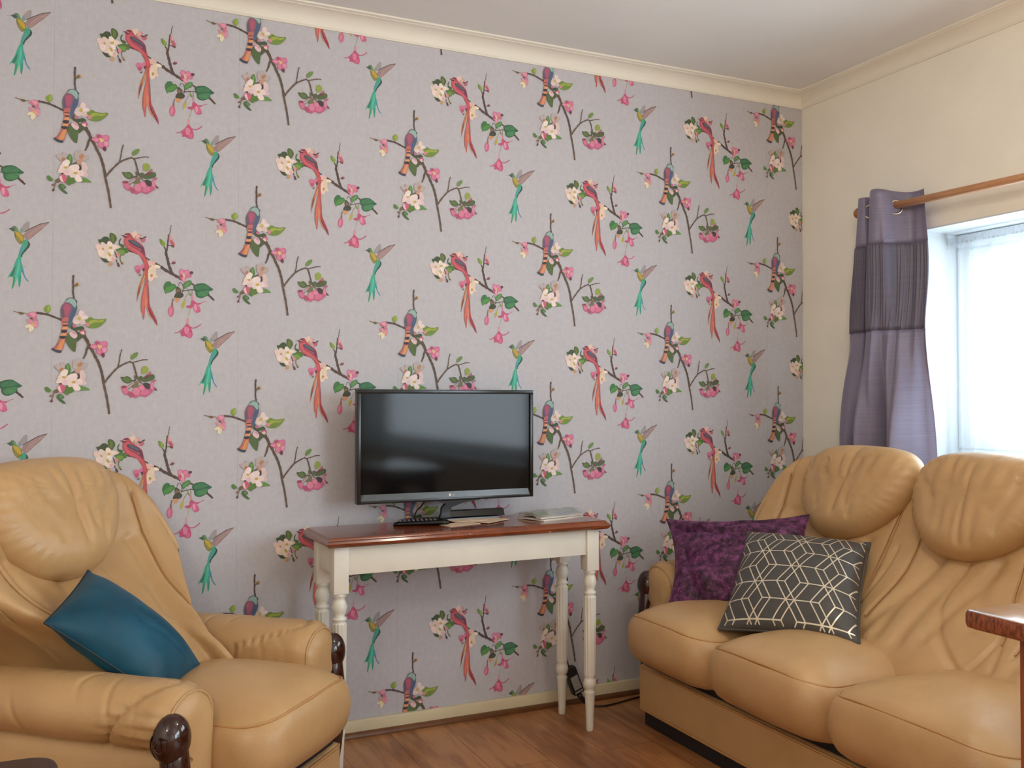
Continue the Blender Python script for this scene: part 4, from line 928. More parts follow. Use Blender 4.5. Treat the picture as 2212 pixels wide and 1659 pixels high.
def arm(root, side, yc, xa=-.56, xb=.03, zt=.505, scale=1.0):
    """rolled arm: inner pad, roll, outer panel, gathered front with carved scroll. side=+1 left, -1 right"""
    rr = .092*scale; rz = .070; zc = zt-rz
    def section(k, x):
        P = []
        inn = -.085; out_ = .066
        for z in np.linspace(.085, zc-.03, 7): P.append((inn+.006*math.sin(PI*(z-.085)/(zc-.1)), z))
        for a in np.linspace(PI*.96, -PI*.36, 34): P.append((.006+rr*math.cos(a), zc+rz*math.sin(a)))
        P.append((.060, zc-rz*1.08))
        for z in np.linspace(zc-rz*1.35, .085, 6): P.append((out_, z))
        P += [(.03, .08), (-.05, .08)]
        return [(x, yc+side*(p[0]*k), zc*.72+(p[1]-zc*.72)*(1-(1-k)*.6)) for p in P]
    R = []; xsn = list(np.linspace(xa, xb-.04, 108))+[xb-.04+.062*math.sin(q*PI/2) for q in np.linspace(0, 1, 13)[1:]]
    for x in xsn:
        t = min(1, max(0, (x-(xb-.04))/.062)); k = .42+.58*math.sqrt(max(0, 1-t**2))
        k *= 1-.10*max(0, (xb-.30-x)/.3)**1.5 if x < xb-.30 else 1
        ring = section(k, x); out = []
        for j, (X, Y, Z) in enumerate(ring):
            a = math.atan2(Z-zc, (Y-yc)*side); roll = Z > zc-rz*.97
            d = 0
            if roll:
                xg = xb-.032-.070*(1-math.sin(a))-.13*max(0, -math.cos(a))**2*(1-math.sin(a))-.02*max(0, math.cos(a))                 # slanting seam of the front band
                d -= .010*math.exp(-((x-xg)/.006)**2)
                if x < xg: d -= .0065*math.exp(-((x-xg+.016)/.020)**2)*(.5+.5*math.sin(a*24+side))*max(0, 1-1.2*max(0, -math.cos(a)))
                else: d += .0045*math.sin(a*22)*smooth01((x-xg)/.08)*max(0, 1-1.2*max(0, -math.cos(a)))
                d -= .0075*math.exp(-(math.sin(x*42+1.3*math.sin(a*1.3)+2*nz(x*3, a*.6, side*2.))/.22)**2)*max(0, nz(x*6, a*.8, side*3.)+.25)
                d += .004*nz(x*7, Y*12, Z*12)
            f = 1+d/rr if roll else 1
            out.append((X, yc+(Y-yc)*f, zc+(Z-zc)*f if roll else Z))
        R.append(out)
    a = rings('arm', R, M['leather'], root)
    # piping round the front panel
    fr = [(xb+.003, y, z) for (x, y, z) in section(.845, xb)][2:40]
    tube('piping', fr, .0035, M['leather'], a, 6)
    # carved wooden scroll on the outer half of the front
    ys = yc+side*.070; zs = zc-.026; xo = xb+.004
    prof = [(.075, .018, .018), (.15, .021, .022), (.22, .025, .026), (.28, .028, .029), (.33, .030, .031), (zs-.02, .029, .030), (zs, .022, .022)]
    RR = []
    for z, hw, hd in prof:
        RR.append([(xo+.012*math.sin((zs-z)*9)*(z > .05)+hd*math.cos(t)*(1-.08*math.cos(6*t)*min(1, max(0, (.34-z)*12))), ys+side*(-.004)+hw*math.sin(t), z) for t in np.linspace(0, 2*PI, 37)[:-1]])
    sc = rings('wooden_scroll', RR, M['scroll_wood'], root)
    nu, nv = 22, 32
    ball = [[(xo+.038*math.cos(v)*math.sin(u), ys+.042*math.cos(u), zs+.053*math.sin(u)*math.sin(v)) for v in np.linspace(0, 2*PI, nv+1)[:-1]] for u in np.linspace(.02, PI-.02, nu)]
    rings('scroll_knob', ball, M['scroll_wood'], sc)
    # spiral ridge on the outer cheek of the knob
    sp = []
    for t in np.linspace(.6, 3.3*PI, 70):
        r = .004+.0092*t/PI; q = min(.98, r/.038)
        sp.append((xo-.004+r*.96*math.cos(t+2.2), ys+side*.0418*math.sqrt(1-q*q), zs-.002+r*1.18*math.sin(t+2.2)))
    tube('scroll_ridge', sp, .0016, M['scroll_wood'], sc, 8)
    return a

def seating(name, loc, rz, cush, lobes, label, cat, arms, rail_y, back, off, xs=0.0, bx=.085, xfront=.20):
    root = empty(name, loc, rz, label, cat)
    r0, r1 = rail_y
    # plinth, padded base rail with piped edges
    box('plinth', (-.62, r0+.02, 0), (bx-.012, r1-.02, .055), M['black_trim'], root, .006)
    rail = box('base_rail', (-.60, r0, .05), (bx, r1, .203), M['leather'], root, .014, 3)
    for z in (.056, .197):
        tube('piping', [(bx-.2, r0, z), (bx-.02, r0-.001, z), (bx-.004, r0+.005, z), (bx+.001, r0+.02, z), (bx+.001, r1-.02, z), (bx-.004, r1-.005, z), (bx-.02, r1+.001, z), (bx-.2, r1, z)], .004, M['leather_seam'], rail, 6)
    box('gap_shade_block', (-.60, r0+.015, .195), (bx-.016, r1-.015, .250), M['black_trim'], root)  # black block paints in the shaded gap between cushions and rail
    for k, (a, c) in enumerate(cush):
        seat_cushion(root, (a+c)/2, (c-a)/2+.004, x1=xfront, x0=-.34, seed=k*3.1)
    for k, yc in enumerate(lobes):
        headrest(root, yc, xs, 1.0, k*1.7)
    backrest(root, lobes, [(p+q)/2 for p, q in zip(lobes[:-1], lobes[1:])], back[0], back[1], off, xs)
    for s, yc, xb, zt in arms: arm(root, s, yc, xb=xb, zt=zt)
    bm = bmesh.new(); add_box(bm, (-.70+xs, back[0]-off*.5, .06), (-.62+xs, back[1]+off*.5, .70), .02, 2)
    sharp(frombm('back_panel', bm, M['leather'], root))
    return root

seating('armchair', (.411, -.714, 0), math.radians(-41.3), [(-.225, .225)], [.0], 'tan leather armchair with dark wood arm scrolls, left of the console table', 'armchair',
        [(1, .285, .0, .505), (-1, -.285, .0, .505)], (-.245, .245), (-.225, .225), .14, xs=-.06, bx=.09, xfront=.150)
seating('sofa', (1.82, -1.14, 0), PI, [(-.80, -.36), (-.36, .12), (.12, .635)], [-.45, .03, .49], 'long tan leather three-seat sofa along the window wall', 'sofa',
        [(-1, -.915, -.075, .535), (1, .745, -.04, .53)], (-.845, .72), (-.71, .72), .14, xs=0.0, bx=.06, xfront=.160)

# ------------------------------------------------------------------ throw cushions
def throw_cushion(name, TL, TR, BL, BR, T, mat, label, pinch=.10, seed=0, p=.55, extra=None, N=56, sag=0):
    TL, TR, BL, BR = [np.array(q, float) for q in (TL, TR, BL, BR)]
    org = (TL+TR+BL+BR)/4
    root = empty(name, org, 0, label, 'cushion')
    nrm = np.cross(TR-TL, BL-TL); nrm /= np.linalg.norm(nrm); nrm = -nrm
    cam = np.array([0, -3.05, 1.1])-org
    if nrm@cam < 0: nrm = -nrm
    def S_(u, v, sgn, raw=False):
        pu = u*(1-pinch*(1-v*v)**1*(u*u)); pv = v*(1-pinch*(1-u*u)*(v*v))
        a, b = (pu+1)/2, (pv+1)/2
        P = (BL*(1-a)+BR*a)*(1-b)+(TL*(1-a)+TR*a)*b
        h = T*((1-abs(u)**2.2)*(1-abs(v)**2.2))**p
        if extra and not raw: h += extra(u, v)*min(1, 4*(1-max(abs(u), abs(v))))
        h += .004*nz(u*2.5+seed, v*2.5, sgn*1.3)*min(1, 5*(1-max(abs(u), abs(v))))
        return P-org+nrm*h*(1 if sgn > 0 else -.8)
    us = np.sin(np.linspace(-PI/2, PI/2, N))
    V, F = [], []
    for sgn in (1, -1):
        b = len(V)
        for v in us:
            for u in us: V.append(S_(u, v, sgn))
        for j in range(N-1):
            for i in range(N-1):
                F.append((b+j*N+i, b+j*N+i+1, b+(j+1)*N+i+1, b+(j+1)*N+i))
    me = bpy.data.meshes.new('cover'); me.from_pydata([tuple(map(float, q)) for q in V], [], F)
    bm = bmesh.new(); bm.from_mesh(me); bmesh.ops.remove_doubles(bm, verts=bm.verts, dist=.0004)
    bmesh.ops.recalc_face_normals(bm, faces=bm.faces); bm.to_mesh(me); bm.free()
    o = link('cover', me, mat, root)
    ed = [S_(u, -1, 1, True) for u in us]+[S_(1, v, 1, True) for v in us[1:]]+[S_(u, 1, 1, True) for u in us[::-1][1:]]+[S_(-1, v, 1, True) for v in us[::-1][1:]]
    return root, o, S_, ed, nrm

# crushed purple velvet
def purple_extra(u, v):
    return -.022*math.exp(-((v-.45+.3*u)/.08)**2)*(u < .4)-.018*math.exp(-((u+.72+.2*v)/.08)**2)-.012*math.exp(-((v-.75-.2*u)/.06)**2)+.014*nz(u*3.5, v*3.5, 9.)
r, o, S_, ed, nn = throw_cushion('cushion', (1.95, -.189, .679), (2.25, -.596, .726), (1.81, -.402, .418), (2.08, -.80, .43), .07, M['purple'],
    'crushed purple velvet cushion leaning in the far corner of the sofa', .13, 2.0, extra=purple_extra)
tube('piping', ed, .003, M['purple'], o, 6)

# charcoal cushion with metallic line print
GTL, GTR, GBL, GBR = (2.04, -.535, .672), (2.235, -.88, .670), (1.765, -.737, .420), (1.945, -1.12, .447)
r, o, S_, ed, nn = throw_cushion('cushion', GTL, GTR, GBL, GBR, .078, M['charcoal'],
    'charcoal cushion printed with gold geometric lines, in front of the purple velvet cushion', .06, 5.0, p=.5)
tube('piping', ed, .0045, M['charcoal'], o, 6)
def foil():
    V, F = [], []; L = .35; s3 = math.sqrt(3)
    segs = set()
    for (sx, sy) in ((0, 0), (.35*L, .0)):
        for a in range(-8, 9):
            for b in range(-8, 9):
                cx, cy = sx+1.5*L*a, sy+s3*L*b+(s3/2*L if a % 2 else 0)
                for k in range(6):
                    t = k*PI/3
                    d = (cx+L*math.cos(t), cy+L*math.sin(t)); segs.add((round(cx, 4), round(cy, 4), round(d[0], 4), round(d[1], 4)))
    rot = math.radians(0); w = .0092
    for x0, y0, x1, y1 in segs:
        n = 10; prev = None
        dx, dy = x1-x0, y1-y0; l = math.hypot(dx, dy); px, py = -dy/l*w, dx/l*w
        for i in range(n+1):
            t = i/n; u, v = x0+dx*t, y0+dy*t
            if max(abs(u), abs(v)) > .996: prev = None; continue
            A = S_(u+px, v+py, 1)+nn*.0009; B = S_(u-px, v-py, 1)+nn*.0009
            k = len(V); V += [A, B]
            if prev is not None: F.append((prev, prev+1, k+1, k))
            prev = k
    me = mesh('printed_lines', V, F, M['foil'], o)
foil()

# teal velvet
def teal_extra(u, v):
    return -.006*math.exp(-((u-.1+.5*(v+.6))/.06)**2)*(v < .0)-.006*math.exp(-((u-.35+.4*(v+.6))/.05)**2)*(v < .1)
r, o, S_, ed, nn = throw_cushion('cushion', (-.066, -.72, .618), (.023, -.50, .690), (.170, -.765, .435), (.288, -.555, .437), .080, M['teal'],
    'plain teal velvet cushion lying tilted on the armchair seat', .03, 8.0, extra=teal_extra)
tube('zip_seam', ed, .0035, M['zip'], o, 6)

# ------------------------------------------------------------------ console table
def console_table():
    z1 = .71; ang = math.radians(1.6)
    root = empty('console_table', (.655, -.367, 0), ang, 'white painted console table with reddish wood top under the television', 'table')
    w, d = .968, .292
    bm = bmesh.new()
    R = []
    for ins, z in ((.020, z1-.030), (.008, z1-.028), (.002, z1-.023), (0, z1-.016), (.003, z1-.010), (.008, z1-.007), (.010, z1-.003), (.014, z1), (.06, z1)):
        R.append([(ins+.0, ins, z), (w-ins, ins, z), (w-ins, d-ins, z), (ins, d-ins, z)])
    top = rings('tabletop', R, M['mahogany'], root, smooth=False); sharp(top, 30)
    lz = z1-.03; s = .046; i0 = .028
    cx = [i0+s/2, w-i0-s/2]; cy = [i0+s/2, d-i0-s/2]
    # aprons
    box('apron', (cx[0]+s/2-.004, cy[0]-s/2+.008, lz-.085), (cx[1]-s/2+.004, cy[0]-s/2+.028, lz), M['white_paint'], root, .002)
    box('apron', (cx[0]+s/2-.004, cy[1]+s/2-.028, lz-.085), (cx[1]-s/2+.004, cy[1]+s/2-.008, lz), M['white_paint'], root, .002)
    for x, q in ((cx[0]-s/2+.006, 1), (cx[1]+s/2-.026, 1)):
        box('apron', (x, cy[0]+s/2-.004, lz-.085), (x+.02, cy[1]-s/2+.004, lz), M['white_paint'], root, .002)
    prof = [(.0115, 0), (.0125, .004), (.0135, .05), (.017, .118), (.0185, .128), (.0195, .133), (.0135, .139), (.0195, .147), (.0225, .160), (.0195, .173), (.0155, .180), (.0190, .186), (.0190, .191)]
    zf = .191; ztf = lz-.085-.060-.082
    prof += [(.0200, zf+.002)]+[(.0200+.0025*t, zf+.004+(ztf-zf-.008)*t) for t in np.linspace(0, 1, 6)]+[(.0215, ztf)]
    prof += [(.0165, ztf+.004), (.0215, ztf+.010), (.0215, ztf+.015), (.0150, ztf+.021), (.0195, ztf+.032), (.0235, ztf+.048), (.0185, ztf+.066), (.0150, ztf+.073), (.0205, ztf+.080), (.0215, ztf+.085), (.0185, ztf+.090), (.0180, ztf+.094)]
    for x in cx:
        for y in cy:
            leg = lathe('leg', prof, M['white_paint'], root, 48, (x, y, 0), (zf+.001, ztf-.001, 12, .16))
            bm = bmesh.new(); add_box(bm, (x-s/2, y-s/2, ztf+.088), (x+s/2, y+s/2, lz), .003, 2)
            R = []
            for k, q in ((.62, ztf+.080), (.86, ztf+.085), (.98, ztf+.094)):
                pass
            sharp(frombm('leg_block', bm, M['white_paint'], leg))
    return root
console_table()
TZ = .7102

# ------------------------------------------------------------------ television
def television():
    x0, x1, zb, zt, yf = .803, 1.427, .781, 1.149, -.15
    root = empty('television', ((x0+x1)/2, yf, TZ), 0, 'black flat-screen television standing on the console table', 'television')
    L = lambda x, y, z: (x-(x0+x1)/2, y-yf, z-TZ)
    bm = bmesh.new(); fr = .0125; chin = .030; top = .0135
    def fbox(a, b, bev=.002): add_box(bm, L(*a), L(*b), bev, 2)
    fbox((x0, yf, zt-top), (x1, yf+.03, zt)); fbox((x0, yf, zb), (x0+fr, yf+.03, zt-top)); fbox((x1-fr, yf, zb), (x1, yf+.03, zt-top))
    fbox((x0+fr, yf, zb), (x1-fr, yf+.03, zb+.010))
    sharp(frombm('bezel', bm, M['black_plastic'], root))
    box('screen', L(x0+fr-.002, yf+.006, zb+chin), L(x1-fr+.002, yf+.010, zt-top+.002), M['tv_screen'], root)
    a, b = L(x0+fr, yf+.002, zb+.009), L(x1-fr, yf+.006, zb+chin)
    V = [(a[0], a[1], a[2]), (b[0], a[1], a[2]), (b[0]-.012, a[1]+.004, b[2]), (a[0]+.012, a[1]+.004, b[2]), (a[0], a[1]+.006, a[2]), (b[0], a[1]+.006, a[2]), (b[0], a[1]+.006, b[2]), (a[0], a[1]+.006, b[2])]
    chinp = mesh('chin', V, [(0, 1, 2, 3), (4, 7, 6, 5), (0, 4, 5, 1), (3, 2, 6, 7), (1, 5, 6, 2), (0, 3, 7, 4)], M['tv_chin'], root, False)
    # maker's mark: small ring emblem and two letters
    bm = bmesh.new(); bmesh.ops.create_circle(bm, cap_ends=True, segments=20, radius=.0042)
    for v in bm.verts: v.co = Vector((v.co.x-.0075+.012, a[1]+.0005, v.co.y+a[2]+.010))
    frombm('emblem', bm, M['logo'], chinp)
    cu = bpy.data.curves.new('letters', 'FONT'); cu.body = 'LG'; cu.size = .0095; cu.extrude = .0002
    to = bpy.data.objects.new('letters_src', cu); COL.objects.link(to)
    dg = bpy.context.evaluated_depsgraph_get(); me = bpy.data.meshes.new_from_object(to.evaluated_get(dg))
    bpy.data.objects.remove(to)
    lo = link('letters', me, M['logo'], chinp, False); lo.rotation_euler = (PI/2, 0, 0); lo.location = (.0105, a[1]+.0003, a[2]+.0066)
    # rear shell
    R = []
    for ins, y in ((.002, .028), (.004, .036), (.06, .05), (.10, .055)):
        R.append([L(x0+ins, yf+y, zb+ins*.6), L(x1-ins, yf+y, zb+ins*.6), L(x1-ins, yf+y, zt-ins*.8), L(x0+ins, yf+y, zt-ins*.8)])
    rings('rear_shell', R, M['black_matte'], root, smooth=False)
    # foot: angled neck and low base with raised rear ridge
    xm = 1.16
    R = [[L(xm+sx*w-k, yf+dy, z) for sx, dy in ((-1, .018), (1, .018), (1, .034), (-1, .034))] for w, k, z in ((.09, 0, zb+.012), (.075, 0, zb-.003), (.03, .02, zb-.012), (.017, .045, zb-.025), (.014, .05, TZ+.026), (.02, .05, TZ+.012))]
    rings('neck', R, M['black_plastic'], root, smooth=False)
    R = []
    for ins, z in ((.004, 0), (0, .002), (.001, .008), (.012, .012)):
        R.append([L(x, y, TZ+z) for x, y in ((.95+ins, yf+.012+ins), (1.31-ins, yf+.022+ins), (1.335-ins, yf+.072-ins), (.965+ins, yf+.072-ins))])
    base = rings('stand_base', R, M['black_plastic'], root, smooth=False)
    R = [[L(x, y, TZ+z) for y, z in ((yf+.030, .008), (yf+.040, .030), (yf+.055, .032), (yf+.070, .008))] for x in (1.11, 1.332)]
    rings('base_ridge', R, M['black_plastic'], base, smooth=False)
    pts = catmull([L(1.07, yf+.05, zb+.03), L(1.045, yf+.07, zb-.02), L(1.035, yf+.095, TZ+.03), L(1.03, yf+.10, TZ+.004), L(1.06, yf+.12, TZ+.004)], 8)
    tube('power_lead', pts, .0024, M['black_matte'], root, 6)
    return root
television()

# ------------------------------------------------------------------ things on the table
def remote():
    root = empty('remote_control', (1.004, -.185, TZ), math.radians(-14), 'black remote control lying in front of the television foot', 'remote control')
    R = []
    for x, hw, h in ((-.088, .008, .006), (-.086, .016, .010), (-.07, .021, .014), (-.02, .022, .016), (.03, .021, .017), (.07, .023, .019), (.086, .021, .018), (.092, .012, .012)):
        R.append([(x, hw*math.cos(t)*(1-.1*abs(math.sin(t))), h/2+h/2*np.sign(math.sin(t))*abs(math.sin(t))**.6) for t in np.linspace(0, 2*PI, 21)[:-1]])
    body = rings('casing', R, M['black_plastic'], root)
    bm = bmesh.new()
    for i in range(9):
        for j in range(3):
            x, y = -.066+i*.014, -.011+j*.011; z = .0148+.0025*(x+.066)/.13
            add_box(bm, (x-.004, y-.003, z-.001), (x+.004, y+.003, z+.0026), .001, 1)
    frombm('keypad', bm, M['button'], root, False)
    return root
remote()

def card(pos, rz, w, d, label, z, n):
    bm = bmesh.new(); add_box(bm, (-w/2, -d/2, 0), (w/2, d/2, .0016), .0003, 1)
    o = frombm('card', bm, M['card']); o.location = (pos[0], pos[1], z); o.rotation_euler = (0, 0, rz)
    return tag(o, label, 'card', 'beige cards on the console table')
card((1.125, -.222, 0), math.radians(14), .12, .065, 'beige card nearest the remote control, lowest of the loose cards', TZ+.0002, 0)
card((1.245, -.18, 0), math.radians(33), .13, .085, 'beige card furthest right of the loose cards, toward the magazines', TZ+.002, 1)
card((1.175, -.155, 0), math.radians(6), .12, .075, 'beige card on top of the other loose cards', TZ+.0038, 2)

def magazine(name, pos, rz, w, d, th, mat, label, curl=.0, wrap=False, group=None):
    root = empty(name, pos, rz, label, 'magazine', group)
    nx, ny = 18, 12
    def surf(z):
        return [[((i/nx-.5)*w, (j/ny-.5)*d, z+curl*math.sin(PI*(j/ny))**2+.0015*math.sin(i*.9)*curl*60*.02+curl*.5*max(0, i/nx-.7)) for j in range(ny+1)] for i in range(nx+1)]
    A, B = surf(0), surf(th)
    R = [a+b[::-1] for a, b in zip(A, B)]
    rings('pages', R, M['paper'], root, smooth=False)
    R = [b+[(p[0], p[1], p[2]+.0008) for p in b[::-1]] for b in B]
    rings('cover', R, mat, root)
    if wrap:
        rnd = random.Random(5); V = []; F = []; m = 26
        for i in range(m+1):
            for j in range(m+1):
                u, v = i/m, j/m
                e = min(u, 1-u, v, 1-v)
                V.append(((u-.5)*(w+.05), (v-.5)*(d+.015), th+.003+curl*math.sin(PI*v)**2*.9+.006*min(1, e*8)*(1+nz(u*5, v*7, 2.))*.6-(.004 if e < .02 else 0)))
        for i in range(m):
            for j in range(m): F.append((i*(m+1)+j, (i+1)*(m+1)+j, (i+1)*(m+1)+j+1, i*(m+1)+j+1))
        mesh('plastic_wrapper', V, F, M['wrap'], root)
    return root
CV1 = mat_cover('pale_leaflet_cover', 'e2c9c4', 'd9d4cc', 'c9b0a8'); CV2 = mat_cover('green_grey_cover', '7f9478', 'c9cfc6', 'a9b4b8')
magazine('magazine', (1.475, -.185, TZ), math.radians(20), .20, .125, .0035, CV1, 'pale pink edged booklet at the bottom of the magazine pile on the table', .002, False, 'magazines on the console table')
magazine('magazine', (1.478, -.182, TZ+.0065), math.radians(13), .19, .12, .006, CV2, 'plastic-wrapped magazine on top of the pile on the console table', .011, True, 'magazines on the console table')

# ------------------------------------------------------------------ adapter by the back leg
def adapter():
    root = empty('power_adapter', (1.632, -.062, .10), 0, 'black power adapter hanging beside the right back leg of the console table', 'power adapter')
    inner = Matrix.Rotation(math.radians(-22), 4, 'Y')
    bm = bmesh.new(); add_box(bm, (-.021, -.016, -.05), (.021, .016, .05), .004, 2); bm.transform(inner)
    body = sharp(frombm('casing', bm, M['black_matte'], root))
    bm = bmesh.new(); add_box(bm, (-.015, -.0166, -.032), (.015, -.0160, .02)); add_box(bm, (-.017, -.0168, -.044), (.017, -.016, -.038)); bm.transform(inner)
    frombm('rating_label', bm, M['label'], body)
    R = [(.022, 0, -.052), (.028, -.002, -.062), (.036, -.004, -.073), (.044, -.006, -.086)]
    tube('plug', R, [.010, .0095, .008, .006], M['black_matte'], root, 12)
    pts = catmull([(.044, -.006, -.086), (.075, -.02, -.0965), (.12, -.035, -.0965), (.20, -.02, -.0965), (.29, .0, -.0965), (.40, .012, -.0965)], 8)
    tube('cable', pts, .0032, M['black_matte'], root, 6)
    pts = catmull([(-.018, 0, .048), (-.024, .004, .08), (-.02, .012, .14), (-.016, .016, .35), (-.03, .02, .58)], 8)
    tube('cable', pts, .0024, M['black_matte'], root, 6)
adapter()

# ------------------------------------------------------------------ curtain, pole and net
XC = 2.66
def pole():
    root = empty('curtain_pole', (XC, -.43, 1.818), 0, 'wooden curtain pole with round finial above the window', 'curtain pole')
    sl = -.0
    tube('pole', [(0, -.005, 0), (0, -.6, -.009), (0, -1.70, -.022)], .0135, M['rod'], root, 16)
    V = [[(.021*math.sin(u)*math.cos(v), .021*math.cos(u)+.008, .021*math.sin(u)*math.sin(v)) for v in np.linspace(0, 2*PI, 21)[:-1]] for u in np.linspace(.05, PI-.05, 12)]
    rings('finial', V, M['finial'], root)
    for y in (-.012, -1.60):
        pts = [(0, y, -.012), (.04, y, -.02), (.104, y, -.02)]
        tube('bracket', pts, .008, M['finial'], root, 10)
pole()

def curtain():
    root = empty('curtain', (XC, -.575, 1.2), 0, 'lilac grey satin eyelet curtain with dark pintucked band beside the window', 'curtain')
    zt, zb = 1.872, .30
    # plan of the folds at the pole and at sofa height: (offset from the pole, position along the wall)
    A = np.array(catmull([(-.030, -.450), (-.050, -.470), (-.046, -.492), (-.024, -.502), (-.050, -.522), (-.068, -.552), (-.052, -.582), (-.002, -.600), (.036, -.625), (.040, -.660), (.030, -.692)], 15))
    B = np.array(catmull([(.010, -.326), (-.030, -.370), (-.012, -.420), (.004, -.450), (-.045, -.490), (-.060, -.535), (-.018, -.570), (-.050, -.612), (-.046, -.650), (.0, -.690), (.03, -.712)], 15))
    NA = len(A)-1
    def plan(t, z):
        kk = (1.86-z)/.915; i = int(round(t*NA)); k = smooth01(np.clip(kk, 0, 1)*.9+.05)
        p = A[i]*(1-k)+B[i]*k
        x, y = p[0]*(1+.55*smooth01(np.clip(kk*1.3-.35, 0, 1))), p[1]+.575
        y += max(0, kk-1)*.02*math.cos(t*PI)
        x += (.036*nz(t*7, z*2.2, .5)+.020*nz(t*15, z*3, 2.5))*min(1, max(0, kk)*2.2)
        return x, y
    def sheet(name, z0, z1, mat, nzr, rib=0):
        R = []
        for i in range(nzr+1):
            z = z0+(z1-z0)*i/nzr; row = []
            for j in range(NA+1):
                t = j/NA; x, y = plan(t, z)
                if rib: x -= .0042*abs(math.sin(t*PI*30)); 
                zz = z-1.2+((.016*math.exp(-((t-.52)/.16)**2)-.012) if abs(z-zt) < 1e-6 else 0)
                row.append((x, y, zz))
            R.append(row)
        o = rings(name, R, mat, root, closed=False)
        md = o.modifiers.new('thick', 'SOLIDIFY'); md.thickness = .0012
        return o
    sheet('heading', zt, 1.678, M['curtain'], 12); sheet('pintucked_band', 1.678, 1.366, M['curtain_band'], 20, 1); sheet('drop', 1.366, zb, M['curtain'], 60)
    for (px, py, tx, ty) in ((-.004, -.024, .82, -.57), (-.030, .070, .35, -.93)):
        pts = [(px+.0235*math.cos(a)*tx, py+.0235*math.cos(a)*ty, .607+.0235*math.sin(a)) for a in np.linspace(0, 2*PI, 29)]
        tube('eyelet', pts, .0045, M['chrome'], root, 8)
curtain()

def net():
    y0, y1 = WIN1[0]+.02, WIN1[1]-.012
    root = empty('net_curtain', (XR+.145, (y0+y1)/2, 1.3), 0, 'sheer white net curtain hanging inside the window recess', 'net curtain')
    R = []; n = 260
    for i in range(15):
        z = WIN1[3]-.035-(WIN1[3]-.035-WIN1[2]-.04)*i/14; k = i/14
        R.append([((.010*math.sin(j*.55+2*nz(j*.05, 0, 0))+.006*math.sin(j*.23))*(.6+.5*k), y0+(y1-y0)*j/n-(y0+y1)/2, z-1.3) for j in range(n+1)])
    rings('voile', R, M['net'], root, closed=False)
    R = [[(.009*math.sin(j*1.9)-.003, y0+(y1-y0)*j/n-(y0+y1)/2, WIN1[3]-.034+dz-1.3) for j in range(n+1)] for dz in (-.03, -.012, .012)]
    rings('gathered_heading', R, M['net'], root, closed=False)
    tube('wire', [(0, (y0-y1)/2-.012, WIN1[3]-.045-1.3), (0, (y1-y0)/2+.004, WIN1[3]-.045-1.3)], .004, M['upvc'], root, 8)
net()

# ------------------------------------------------------------------ pine table (foreground right) and dark low table (foreground left)
def pine_table():
    root = empty('pine_table', (1.395, -1.905, 0), 0, 'worn pine table whose corner juts in at the right edge', 'table')
    z = .752; w, d = .39, .75
    top = [[(x, y, zz) for x, y in rrect(w/2-i, d/2-i, .012, 4, w/2, -d/2, 2)] for i, zz in ((.010, z-.032), (.002, z-.029), (0, z-.022), (0, z-.006), (.002, z-.001), (.006, z))]
    o = rings('tabletop', top[:5], M['pine_edge'], root, cap1=False); sharp(o, 40)
    surf = rings('worn_surface', [top[4], top[5]], M['pine_top'], o, cap0=False); sharp(surf, 50)
    for x in (.04, w-.10):
        for y in (-.148, -d+.03):
            box('leg', (x, y-.0, 0), (x+.07, y+.07-.0, z-.032), M['pine'], root, .004)
    box('apron', (.10, -.115, z-.10), (w-.10, -.095, z-.032), M['pine'], root)
    box('apron', (.065, -d+.09, z-.10), (.085, -.14, z-.032), M['pine'], root)
pine_table()

def low_table():
    root = empty('low_table', (-.30, -1.42, 0), 0, 'dark brown low table corner at the lower left edge, in front of the armchair', 'table')
    z = .46
    top = [[(x, y, zz) for x, y in rrect(.27-i, .31-i, .05, 8, 0, 0, 2)] for i, zz in ((.012, z-.045), (.003, z-.04), (0, z-.03), (0, z-.012), (.004, z-.003), (.012, z))]
    sharp(rings('tabletop', top, M['brown_top'], root), 50)
    for x in (-.22, .22):
        for y in (-.26, .26):
            box('leg', (x-.022, y-.022, 0), (x+.022, y+.022, z-.045), M['brown_top'], root, .003)
low_table()

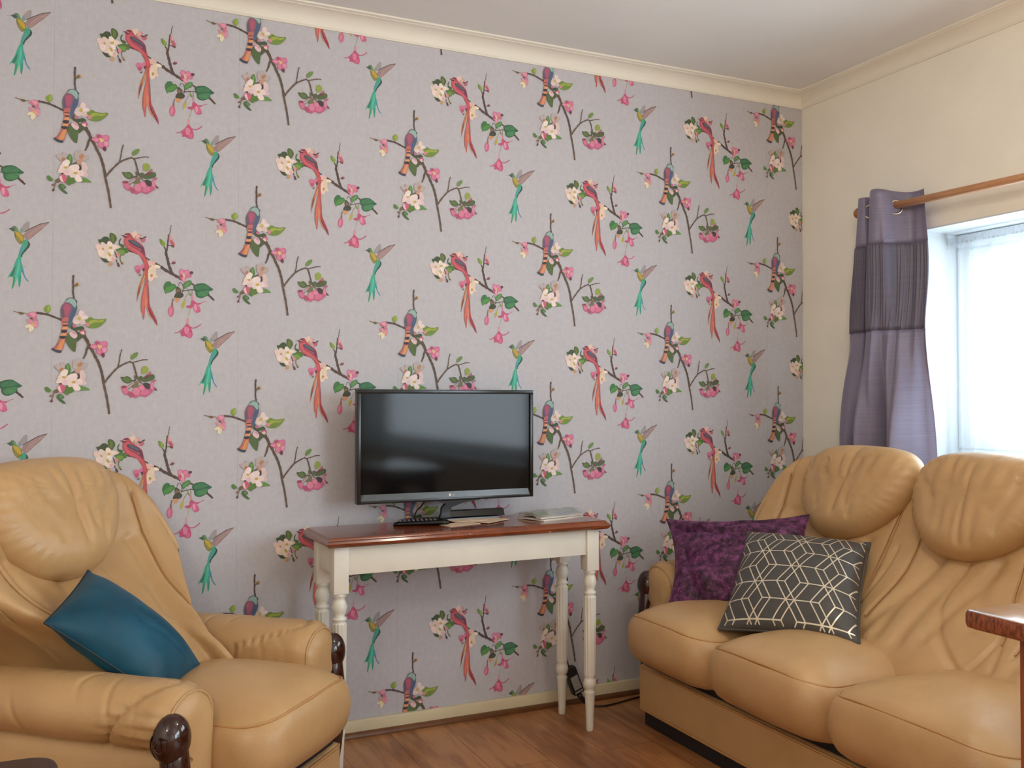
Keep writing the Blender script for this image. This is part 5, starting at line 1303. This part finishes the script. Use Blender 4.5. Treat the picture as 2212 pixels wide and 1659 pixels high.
# ------------------------------------------------------------------ light
w = bpy.data.worlds.new('overcast_sky'); S.world = w; w.use_nodes = True
bg = w.node_tree.nodes['Background']; bg.inputs['Color'].default_value = (.76, .90, 1.0, 1); bg.inputs['Strength'].default_value = 12.0
def portal(wn):
    l = bpy.data.lights.new('window_portal', 'AREA'); l.shape = 'RECTANGLE'
    l.size = wn[1]-wn[0]; l.size_y = wn[3]-wn[2]; l.cycles.is_portal = True
    o = bpy.data.objects.new('window_portal', l); COL.objects.link(o)
    o.location = (XR+TH+.01, (wn[0]+wn[1])/2, (wn[2]+wn[3])/2)
    o.rotation_euler = (PI/2, 0, PI/2)
portal(WIN1); portal(WIN2)
for pos, en in (((1.55, -1.65, 2.04), 14), ((-.85, -2.75, 1.95), 27)):
    l = bpy.data.lights.new('ceiling_lamp_bulb', 'POINT'); l.energy = en; l.color = (1, .91, .78); l.shadow_soft_size = .08
    lo = bpy.data.objects.new('ceiling_lamp_bulb', l); COL.objects.link(lo); lo.location = pos

# ------------------------------------------------------------------ camera
cam = bpy.data.cameras.new('camera'); cam.sensor_width = 36; cam.lens = 36*2018/2212; cam.clip_start = .05
co = bpy.data.objects.new('camera', cam); COL.objects.link(co); S.camera = co
yaw, pitch, roll = 4.33696996e-01, 1.67222221e-02, 5.48689383e-04
f = Vector((math.sin(yaw)*math.cos(pitch), math.cos(yaw)*math.cos(pitch), math.sin(pitch)))
r0 = Vector((math.cos(yaw), -math.sin(yaw), 0)); u0 = r0.cross(f)
r1 = r0*math.cos(roll)+u0*math.sin(roll); u1 = -r0*math.sin(roll)+u0*math.cos(roll)
mt = Matrix((r1, u1, -f)).transposed().to_4x4(); mt.translation = Vector((0, -3.05496, 1.116)); co.matrix_world = mt

S.view_settings.view_transform = 'Standard'; S.view_settings.look = 'None'; S.view_settings.gamma = 1
S.view_settings.use_curve_mapping = False; S.view_settings.exposure = -0.06
S.cycles.use_denoising = True; S.cycles.max_bounces = 10; S.cycles.diffuse_bounces = 6; S.cycles.transparent_max_bounces = 12
S.cycles.sample_clamp_indirect = 8; S.cycles.caustics_reflective = False; S.cycles.caustics_refractive = False
